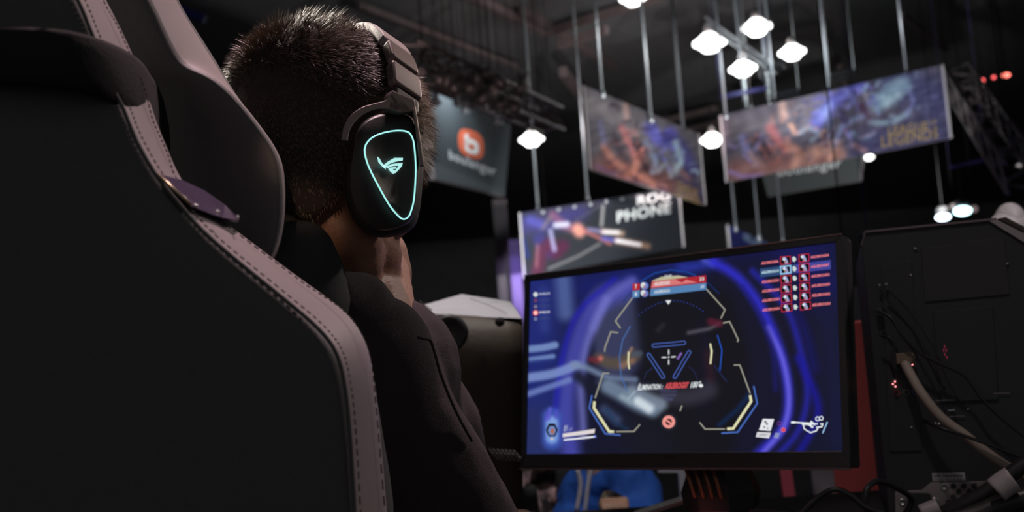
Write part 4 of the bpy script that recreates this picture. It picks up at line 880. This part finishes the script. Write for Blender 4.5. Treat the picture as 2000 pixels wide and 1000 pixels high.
def fingers(h, dr):
    out = []; sd = np.cross(dr, UP)
    for k, L_ in enumerate((.062, .072, .068, .052)):
        b0 = h+sd*(-.027+.018*k); out.append([(b0, .011), (b0+dr*L_*.5+UP*.006, .0095), (b0+dr*L_*.8-UP*.006, .0085), (b0+dr*L_-UP*.018, .0075)])
    out.append([(h-sd*.03-dr*.03, .013), (h-sd*.055+dr*.005, .011), (h-sd*.06+dr*.03-UP*.01, .009)])
    out.append([(h-dr*.035, .026), (h-dr*.005+sd*.012, .017)]); out.append([(h-dr*.035, .022), (h-dr*.005-sd*.014, .017)]); return out
frd = nrm(hf0)
blob_mesh('body', [
  [(hl(-.012, 0, -.05), .048), (hl(-.018, 0, -.10), .046), (neck0, .062), (W(660, 640, 1.2), .075), (chest, .12), (hipP, .14)],
  [(hl(.03, .0, -.06), .045), (W(725, 500, 1.15), .034), (W(712, 560, 1.17), .034)],
  [(Ls, .055), (chest+UP*.15, .1), (Rs, .05)], [(Rs, .048), (Re, .038), (Rw, .026), (Rh, .024)], [(Ls, .048), (Le, .038), (Lw, .026), (Lh, .024)],
  [(hipP, .1), (hipP+frd*.45+UP*.0, .075), (hipP+frd*.47-UP*.4, .045), (hipP+frd*.6-UP*.45, .04)], [(hipP-hr*.15, .1), (hipP+frd*.45-hr*.2, .075), (hipP+frd*.47-hr*.2-UP*.4, .045), (hipP+frd*.6-hr*.2-UP*.45, .04)],
  [(hl(.085, -.015, -.085), .012), (hl(.088, .015, -.085), .012)]]+fingers(Rh, frd)+fingers(Lh, frd),
 [(hl(-.006, 0, .02), (.098, .078, .088), HA), (hl(.045, 0, -.035), (.05, .058, .075), HA), (hl(.072, 0, -.098), (.034, .036, .030), HA), (hl(.045, 0, -.085), (.05, .054, .034), HA),
  (hl(.105, 0, -.035), (.020, .013, .016), HA), (hl(.094, 0, -.015), (.016, .009, .03), HA), (hl(.092, 0, .012), (.008, .05, .008), HA), (hl(.093, 0, -.068), (.010, .022, .006), HA), (hl(.091, 0, -.078), (.010, .020, .006), HA),
  (hl(.010, .078, -.045), (.012, .007, .024), HA), (hl(.004, -.078, -.045), (.018, .008, .03), HA), (hl(.086, .03, -.005), (.009, .013, .009), HA), (hl(.086, -.03, -.005), (.009, .013, .009), HA)], .0045, M['skin'], pl_, 5)
for s_ in (-1, 1):
    MB().ell(hl(.090, .03*s_, -.003), (.008, .011, .007), HA, 12, 8).build('eye', mat('eye_white', (.7,.7,.7), .2), pl_, True)
jk = blob_mesh('jacket', [
  [(W(735, 695, 1.09), .062), (W(762, 790, 1.09), .061), (W(868, 962, 1.11), .060), (W(942, 1075, 1.15), .055), (Rw-frd*.02, .036)],
  [(W(725, 752, 1.26), .078), (W(780, 800, 1.27), .080), (W(816, 850, 1.28), .080), (W(826, 910, 1.3), .080), (W(800, 1020, 1.3), .09)],
  [(Ls, .065), (W(600, 690, 1.28), .09), (W(735, 695, 1.12), .062)], [(Ls, .062), (Le, .055), (Lw-frd*.02, .036)],
  [(W(640, 650, 1.2), .09), (W(640, 760, 1.2), .13), (W(600, 950, 1.2), .15), (hipP+UP*.03, .16)], [(W(745, 735, 1.16), .09), (W(700, 900, 1.2), .13), (hipP+hr*.05, .14)]],
  [], .006, M['jacket'], pl_, 8, disp=.010)
hood = blob_mesh('hood', [[(W(600,640,1.06), .034), (W(655,590,1.05), .032), (W(705,585,1.07), .028), (W(742,607,1.12), .022), (W(752,612,1.2), .02), (W(735,590,1.28), .02)],
   [(W(610,660,1.08), .04), (W(660,630,1.07), .045), (W(715,640,1.08), .042), (W(745,655,1.12), .03)], [(W(600,560,1.12), .03), (W(630,555,1.09), .024), (W(680,556,1.09), .016), (W(728,568,1.12), .012), (W(758,588,1.18), .011)]], [], .005, M['jacket'], pl_, 8, disp=.004)
for sm in ([(818,657,1.045),(832,660,1.045),(844,664,1.05),(853,690,1.05),(866,735,1.05),(893,800,1.06),(925,860,1.07)], [(844,664,1.12),(862,675,1.14),(880,695,1.16)]):
    P = catmull([W(x-3, y+2, d_+.0) for x, y, d_ in sm], 5); MB().tube(P, .0015, 6).build('seam', M['jacket'], pl_, True)
blob_mesh('trousers', [[(hipP, .125), (hipP+frd*.45, .088), (hipP+frd*.47-UP*.38, .06)], [(hipP-hr*.15, .125), (hipP+frd*.45-hr*.2, .088), (hipP+frd*.47-hr*.2-UP*.38, .06)]], [], .012, M['jeans'], pl_, 4)
# hair: dark base plus thousands of short strands
hbm = MB(); RX, RY, RZ = .110, .088, .098; hc = (-.008, 0, .024)
nu, nv = 40, 22; vs = []; fs = []
def hairpt(th, ph, k=1.):
    if th <= math.pi/2: sn_ = math.sin(th); u_ = math.cos(th)
    else: t_ = (th-math.pi/2)/(math.pi/2); sn_ = 1-.42*t_**1.6; u_ = -t_*1.5
    f_ = sn_*math.cos(ph); r_ = sn_*math.sin(ph)
    sx_ = 1+.025*math.sin(5*ph+2)*math.sin(th)
    return (hc[0]+RX*f_*k*sx_, hc[1]+RY*r_*k*sx_, hc[2]+RZ*u_*k*sx_), (f_/RX, r_/RY, (u_ if u_ > 0 else u_*.45)/RZ)
def thmax(ph):                      # hairline: low at the nape, high at the forehead
    c = math.cos(ph)
    if c < 0: t_ = .95
    elif c < .35: t_ = .95-.6*(c/.35)
    else: t_ = .35-.30*((c-.35)/.65)
    return math.pi/2*(1+t_)
for i in range(nv+1):
    for j in range(nu):
        ph = 2*math.pi*j/nu; th = thmax(ph)*i/nv; p_, _ = hairpt(th, ph, .985 if i < nv else .93); vs.append(hl(*p_))
for i in range(nv):
    for j in range(nu): a_ = i*nu+j; b_ = i*nu+(j+1) % nu; fs.append((a_, a_+nu, b_+nu, b_))
hbm.add(vs, fs); hair = hbm.build('hair', M['hcap'], pl_, True)
st = MB(); V = []; Fc = []
for i in range(34000):
    ph = random.uniform(0, 2*math.pi); th = math.acos(1-random.random()*(1-math.cos(thmax(ph))))
    p_, n_ = hairpt(th, ph, .97); p0 = hl(*p_); nn = nrm(hf*n_[0]+hr*n_[1]+hu*n_[2])
    ff = nrm(hf+hr*.25*math.sin(ph*3)); flow = ff-nn*(ff@nn); dwn = -hu+nn*(hu@nn)
    crest = max(0., math.cos(ph))*math.sin(th)
    L_ = random.uniform(.007, .014)+.014*max(0, crest)*random.random()
    L_ += .016*max(0, math.cos(th))**.7*max(.15, -math.cos(ph))*random.random()*(1+math.sin(ph*17+th*6))*.7
    if th > 1.7 and crest < .5: L_ *= .5
    clump = .35*math.sin(ph*23+th*9)+.35*math.sin(th*31-ph*11)
    dirn = nrm(nn*.75+flow*(.55+.25*clump)+dwn*(.1+.5*max(0, th-1.2))+hr*.2*clump+np.array([random.gauss(0, .16) for _ in range(3)]))
    sd = nrm(np.cross(dirn, nn+np.array([.01, .02, .03])))*.00038
    p1 = p0+dirn*L_*.55; p2 = p1+nrm(dirn+flow*.5+dwn*.25)*L_*.5
    k_ = len(V); V += [p0-sd, p0+sd, p1-sd*.8, p1+sd*.8, p2]; Fc += [(k_, k_+1, k_+3, k_+2), (k_+2, k_+3, k_+4)]
st.v = [tuple(v_) for v_ in V]; st.f = Fc; st.c = [None]*len(Fc)
so = st.build('hair_strands', M['hair'], hair, fixn=False); so['kind'] = 'stuff'

# ------------------------------------------------------------ headset
EC = hl(.01, .112, -.05)
HP = Plane(EC, hf, hu)              # outer face plane of the visible ear cup
hs = thing('headset', 'black gaming headset with glowing turquoise outline on its ear cup, worn by the player', 'headset', tuple(HC+UP*.1))
nO = HP.n
def on(px, py, off=0): return HP.hit(px, py, off)
ringpx = catmull([(712,292),(716,280),(728,268),(750,259),(775,255),(795,257),(804,266),(809,285),(812,330),(809,385),(803,412),(797,424),(788,428),(778,422),(760,400),(740,365),(722,330),(714,307),(712,292)], 4)[:-1]
cen = np.mean(ringpx, 0)
def loop(k, off, dx=0, dy=0): return [on(cen[0]+(p[0]-cen[0])*k+dx, cen[1]+(p[1]-cen[1])*k+dy, off) for p in ringpx]
def loft(loops, cap0=True, cap1=True):
    mb = MB(); n = len(loops[0]); vs = [p for l in loops for p in l]; fs = []
    for i in range(len(loops)-1):
        for j in range(n): fs.append((i*n+j, i*n+(j+1) % n, (i+1)*n+(j+1) % n, (i+1)*n+j))
    if cap0: fs.append(tuple(range(n)))
    if cap1: fs.append(tuple((len(loops)-1)*n+j for j in range(n-1, -1, -1)))
    return mb.add(vs, fs)
loft([loop(.97, 0), loop(.99, .001), loop(1.0, -.001), loop(1.04, -.008)]).build('cup_plate', M['hblack'], hs, True)
# shell behind the plate: rounder and larger
shellpx = catmull([(690,290),(695,258),(712,235),(740,222),(775,220),(802,228),(814,255),(819,300),(817,360),(812,405),(802,432),(775,446),(745,450),(715,440),(692,410),(682,370),(684,325),(690,290)], 4)[:-1]
def sloop(k, off): c_ = np.mean(shellpx, 0); return [on(c_[0]+(p[0]-c_[0])*k, c_[1]+(p[1]-c_[1])*k, off) for p in shellpx]
loft([sloop(.93, -.004), sloop(.98, -.008), sloop(1.0, -.016), sloop(1.0, -.026), sloop(.94, -.034)]).build('cup_shell', M['hblack'], hs, True)
loft([sloop(.90, -.033), sloop(1.06, -.037), sloop(1.12, -.046), sloop(1.08, -.056), sloop(.9, -.062)]).build('ear_pad', M['hpad'], hs, True)
rg = MB(); P = loop(1.0, .0022); P.append(P[0]); rg.tube(P, .00075, 6, False); rg.build('light_ring', M['glow'], hs, True, label='glowing turquoise outline')
em = MB()
def pp_(pts): em.prism([on(x, y, .0018) for x, y in pts], nO*.0005)
pp_([(746,325),(757,316),(770,308.5),(786.5,308.5),(786,313.5),(772,316),(760,320.5),(751,328)])
pp_([(736.5,306),(740.5,309),(746,319),(752.5,325),(753,331),(745,323.5),(739,317)])
pp_([(753,326),(765,320.5),(786,318),(784.5,324.5),(779,331),(774,330),(779,323.5),(766,324.5),(757,329)])
pp_([(758,330),(764,327),(774,326),(772,330),(766,330),(770,333.5),(775,330),(779,331),(772,338),(767,339.5),(762,335)])
em.build('emblem', M['glow2'], hs, label='glowing turquoise eye emblem')
# yoke
def strip(pxs, off, th, mt, name, lab=None, bevel=.0015):
    mb = MB(); outer, inner = pxs; n = len(outer)
    vs = []
    for (a_, b_) in zip(outer, inner):
        vs += [on(*a_, off), on(*b_, off), on(*b_, off-th), on(*a_, off-th)]
    fs = []
    for i in range(n-1):
        for j in range(4): fs.append((i*4+j, i*4+(j+1) % 4, (i+1)*4+(j+1) % 4, (i+1)*4+j))
    fs += [(0, 1, 2, 3), (n*4-1, n*4-2, n*4-3, n*4-4)]
    mb.add(vs, fs); return mb.build(name, M[mt], hs, bevel=bevel, label=lab, smooth=False)
yo = catmull([(666,274),(671,248),(686,224),(708,209),(735,201),(752,196),(762,183),(768,176)], 4); yi = catmull([(679,276),(684,253),(697,234),(716,220),(738,213),(760,214),(785,220),(808,216)], 4)
strip((yo, yi), .006, .010, 'hgrey', 'yoke', 'satin grey yoke arm')
MB().prism([on(*p, .006) for p in ((767,176),(811,194),(812,207),(809,217),(785,221),(758,213),(760,186))], -nO*.010).build('yoke_bridge', M['hgrey'], hs, bevel=.0015)
strip((catmull([(812,205),(817,240),(823,280),(829,325)], 4), catmull([(805,216),(810,245),(815,285),(819,327)], 4)), .002, .012, 'hgrey', 'yoke_arm')
# slider block and headband follow the arc over the head
def arc(t, rr=1., x=.022): # t = 0 right ear, pi left ear
    return hl(x-.03*math.sin(t), .105*math.cos(t)*rr, .120*math.sin(t)*rr)
def bandseg(t0, t1, w, th, mt, name, rr=1., n=20, lab=None):
    mb = MB(); vs = []; fs = []
    for i in range(n+1):
        t_ = t0+(t1-t0)*i/n; p = arc(t_, rr); q = arc(t_, rr+th/.12); ww = w/2*(1 if 0 < i < n else .92)
        vs += [p-hf*ww, p+hf*ww, q+hf*ww, q-hf*ww]
    for i in range(n):
        for j in range(4): fs.append((i*4+j, i*4+(j+1) % 4, (i+1)*4+(j+1) % 4, (i+1)*4+j))
    fs += [(0, 1, 2, 3), (n*4+3, n*4+2, n*4+1, n*4)]
    mb.add(vs, fs); return mb.build(name, M[mt], hs, bevel=.0025, label=lab)
bandseg(.80, 2.3, .036, .012, 'pleather', 'headband', 1.0, 28)
bandseg(.80, 2.3, .030, .012, 'hpad', 'headband_padding', .90, 28)
bandseg(.56, .79, .034, .013, 'hgrey', 'slider', 1.0, 6); bandseg(.32, .54, .036, .013, 'hgrey', 'slider', .99, 6); bandseg(.18, .31, .030, .011, 'hblack', 'hinge', .99, 4)
bandseg(2.3, 2.7, .036, .012, 'hgrey', 'slider', 1.0, 6)
# far ear cup
LC = hl(.01, -.1, -.05)
MB().lathe(LC, [(0, .03), (.035, .028), (.043, .015), (.044, 0), (.047, -.012), (.04, -.024), (0, -.024)], 28, -hr).build('cup_shell', M['hblack'], hs, True)
bandseg(2.7, 3.05, .02, .008, 'hgrey', 'yoke', 1.0, 6)

# ------------------------------------------------------------ gaming chair (close to the camera, left)
gc = thing('gaming_chair', 'black leather gaming chair in the left foreground, its back to the camera', 'chair', tuple(W(350, 900, .95)*np.array([1, 1, 0])))
def loftgrid(name, rows, mt, parent, sub=2, label=None, pale=()):
    """rows: list of closed cross-sections (same count)"""
    mb = MB(); n = len(rows[0]); vs = [p for r_ in rows for p in r_]; fs = []
    for i in range(len(rows)-1):
        for j in range(n): fs.append((i*n+j, i*n+(j+1) % n, (i+1)*n+(j+1) % n, (i+1)*n+j))
    fs.append(tuple(range(n))); fs.append(tuple((len(rows)-1)*n+j for j in range(n-1, -1, -1)))
    mb.add(vs, fs); o = mb.build(name, M[mt], parent, True, sub=sub, label=label)
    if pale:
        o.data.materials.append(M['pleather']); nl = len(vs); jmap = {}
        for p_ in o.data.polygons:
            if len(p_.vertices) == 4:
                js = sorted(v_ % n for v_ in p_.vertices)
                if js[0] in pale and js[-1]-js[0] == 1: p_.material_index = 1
    return o
# stations of the right rear edge: (left border of rolled edge, right border), photo y
stn = [ # xL, yL, xR, yR
 (100,-90,160,-110), (150,0,208,0), (176,62,236,50), (200,120,262,108), (222,180,288,170), (240,215,305,235), (262,270,330,290), (300,338,353,352),
 (345,395,402,405), (395,452,450,440), (468,515,530,500), (548,580,605,556), (618,640,668,598), (655,690,706,640), (672,760,730,700), (682,860,743,820), (690,1000,758,1000), (700,1180,775,1200)]
def shellrow(xl, yl, xr, yr, k):
    d0 = .74+.004*k*0; lx = -260
    return [W(lx, yl+20, .728), W(lx+(xl-lx)*.5, yl+12, .722), W(xl-26, yl+6, .728), W(xl-5, yl+1, .735), W(xl+3, yl, .738), W(xl+(xr-xl)*.5, (yl+yr)/2, .765), W(xr-5, yr+1, .80), W(xr, yr, .822),
            W(xr-8, yr+5, .86), W(xl-10, yl+20, .88), W(lx+(xl-lx)*.5, yl+30, .86), W(lx, yl+40, .84)]
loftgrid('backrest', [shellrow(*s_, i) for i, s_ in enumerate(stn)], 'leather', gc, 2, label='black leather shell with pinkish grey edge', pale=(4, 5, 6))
# piping and stitches along the rolled edge
pp1 = catmull([W(x+2, y, .733) for x, y, _, _ in stn], 4); MB().tube(pp1, .0016, 6).build('piping', M['leather'], gc, True)
pp2 = catmull([W(x-6, y+1, .789) for _, _, x, y in stn], 6)
def stitches(P, name, L_=.0045, gap=.0075, r=.0005):
    mb = MB(); acc = 0
    for a_, b_ in zip(P[:-1], P[1:]):
        d_ = np.linalg.norm(b_-a_); n_ = max(1, int(d_/gap))
        for k in range(n_): mb.tube([a_+(b_-a_)*(k/n_), a_+(b_-a_)*((k+.6)/n_)], r, 4)
    mb.build(name, M['stitch'], gc)
stitches(pp2, 'stitching'); stitches(catmull([W(x+14, y-4, .739) for x, y, _, _ in stn], 6), 'stitching')
# front head cushion (far side); its lit upper edge is put into the colour as pale leather
cs = [ # outer edge points top->bottom with the boundary of its side face
 (250,-80,330,-60), (300,10,350,5), (325,70,388,62), (352,125,425,120), (396,138,452,168), (436,160,480,208), (486,216,500,234), (520,262,532,276), (541,292,550,308), (552,328,559,337), (555,398,561,402), (549,470,556,472), (510,545,520,560)]
rows = []
for i, (xl, yl, xr, yr) in enumerate(cs):
    rows.append([W(150+i*8, yl+60, .93), W(xl-60, yl+22, .90), W(xl-12, yl+5, .895), W(xl, yl, .90), W((xl+xr)/2, (yl+yr)/2-1, .925), W(xr-3, yr, .955), W(xr, yr+1, .975), W(xr-10, yr+8, 1.0), W(xl-40, yl+30, 1.01), W(150+i*8, yl+80, 1.0)])
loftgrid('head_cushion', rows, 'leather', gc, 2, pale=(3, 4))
# strap of the cushion wrapped round the shell
sp = [(-260,90,.715),(-80,105,.708),(60,110,.706),(140,115,.708),(215,140,.728),(262,165,.775),(292,190,.82),(300,215,.875),(330,250,.90)]
rows = []
for i, (x, y, d_) in enumerate(sp):
    h_ = 56+2*i; rows.append([W(x-8, y-h_, d_-.006), W(x+4, y, d_-.008), W(x+12, y+h_, d_-.006), W(x+12, y+h_, d_+.004), W(x+4, y, d_+.002), W(x-8, y-h_, d_+.004)])
loftgrid('cushion_strap', rows, 'strapm', gc, 1, label='wide black elastic strap')
# lower strap end: purple reflection put into its colour, brass edge and rivets
a1 = [(305,338,.738),(352,350,.775),(400,372,.80),(440,400,.82),(466,426,.83)]; a2 = [(372,402,.735),(392,410,.75),(412,418,.765),(436,426,.78),(464,429,.79)]
sb = MB(); vs = []
for (x, y, d_), (u_, v_, e_) in zip(a1, a2): vs += [W(x, y, d_), W(u_, v_, e_), W(u_+2, v_+6, e_+.02), W(x+2, y+6, d_+.03)]
fs = [(i*4+j, i*4+(j+1) % 4, (i+1)*4+(j+1) % 4, (i+1)*4+j) for i in range(4) for j in range(4)]+[(0, 1, 2, 3), (19, 18, 17, 16)]
sb.add(vs, fs); sb.build('side_strap', M['satin'], gc, label='strap with a purple reflection coloured in', bevel=.001)
MB().tube([W(306, 339, .733), W(340, 370, .731), W(373, 400, .730)], .0012, 6).build('strap_edge', M['brass'], gc, True, label='pale brass edge strip')
for (x, y, d_) in ((382,402,.738),(425,414,.765),(464,424,.79)): MB().ell(W(x, y, d_-.004), (.0015,)*3, n=10, m_=8).build('rivet', M['chrome'], gc, True)
# neck pillow hanging between chair and nape
blob_mesh('neck_cushion', [[(W(520,500,1.0), .03), (W(585,500,1.0), .035), (W(618,545,1.02), .03)], [(W(500,560,1.0), .05), (W(600,590,1.02), .042)]], [], .006, M['blackm'], gc, 8)
blob_mesh('side_bolster', [[(W(600,700,.93), .04), (W(640,800,.93), .045), (W(660,1000,.93), .05)]], [], .008, M['leather'], gc, 6)
# seat and base, below the frame
sc_ = W(470, 1000, 1.1)*np.array([1, 1, 0])
MB().box(sc_+UP*.42+frd*.1, .5, .5, .1, np.array([hr, frd, UP])).build('seat', M['leather'], gc, bevel=.03)
MB().tube([sc_+frd*.08+UP*.38, sc_+frd*.08+UP*.08], .028, 14).build('gas_post', M['black'], gc, True)
for k in range(5):
    e_ = sc_+frd*.08+np.array([math.cos(k*1.2566), math.sin(k*1.2566), 0])*.32
    MB().tube([sc_+frd*.08+UP*.11, e_+UP*.075], [.03, .02], 8).build('base_arm', M['black'], gc, True); MB().ell(e_+UP*.03, (.03, .03, .03)).build('castor', M['black'], gc, True)
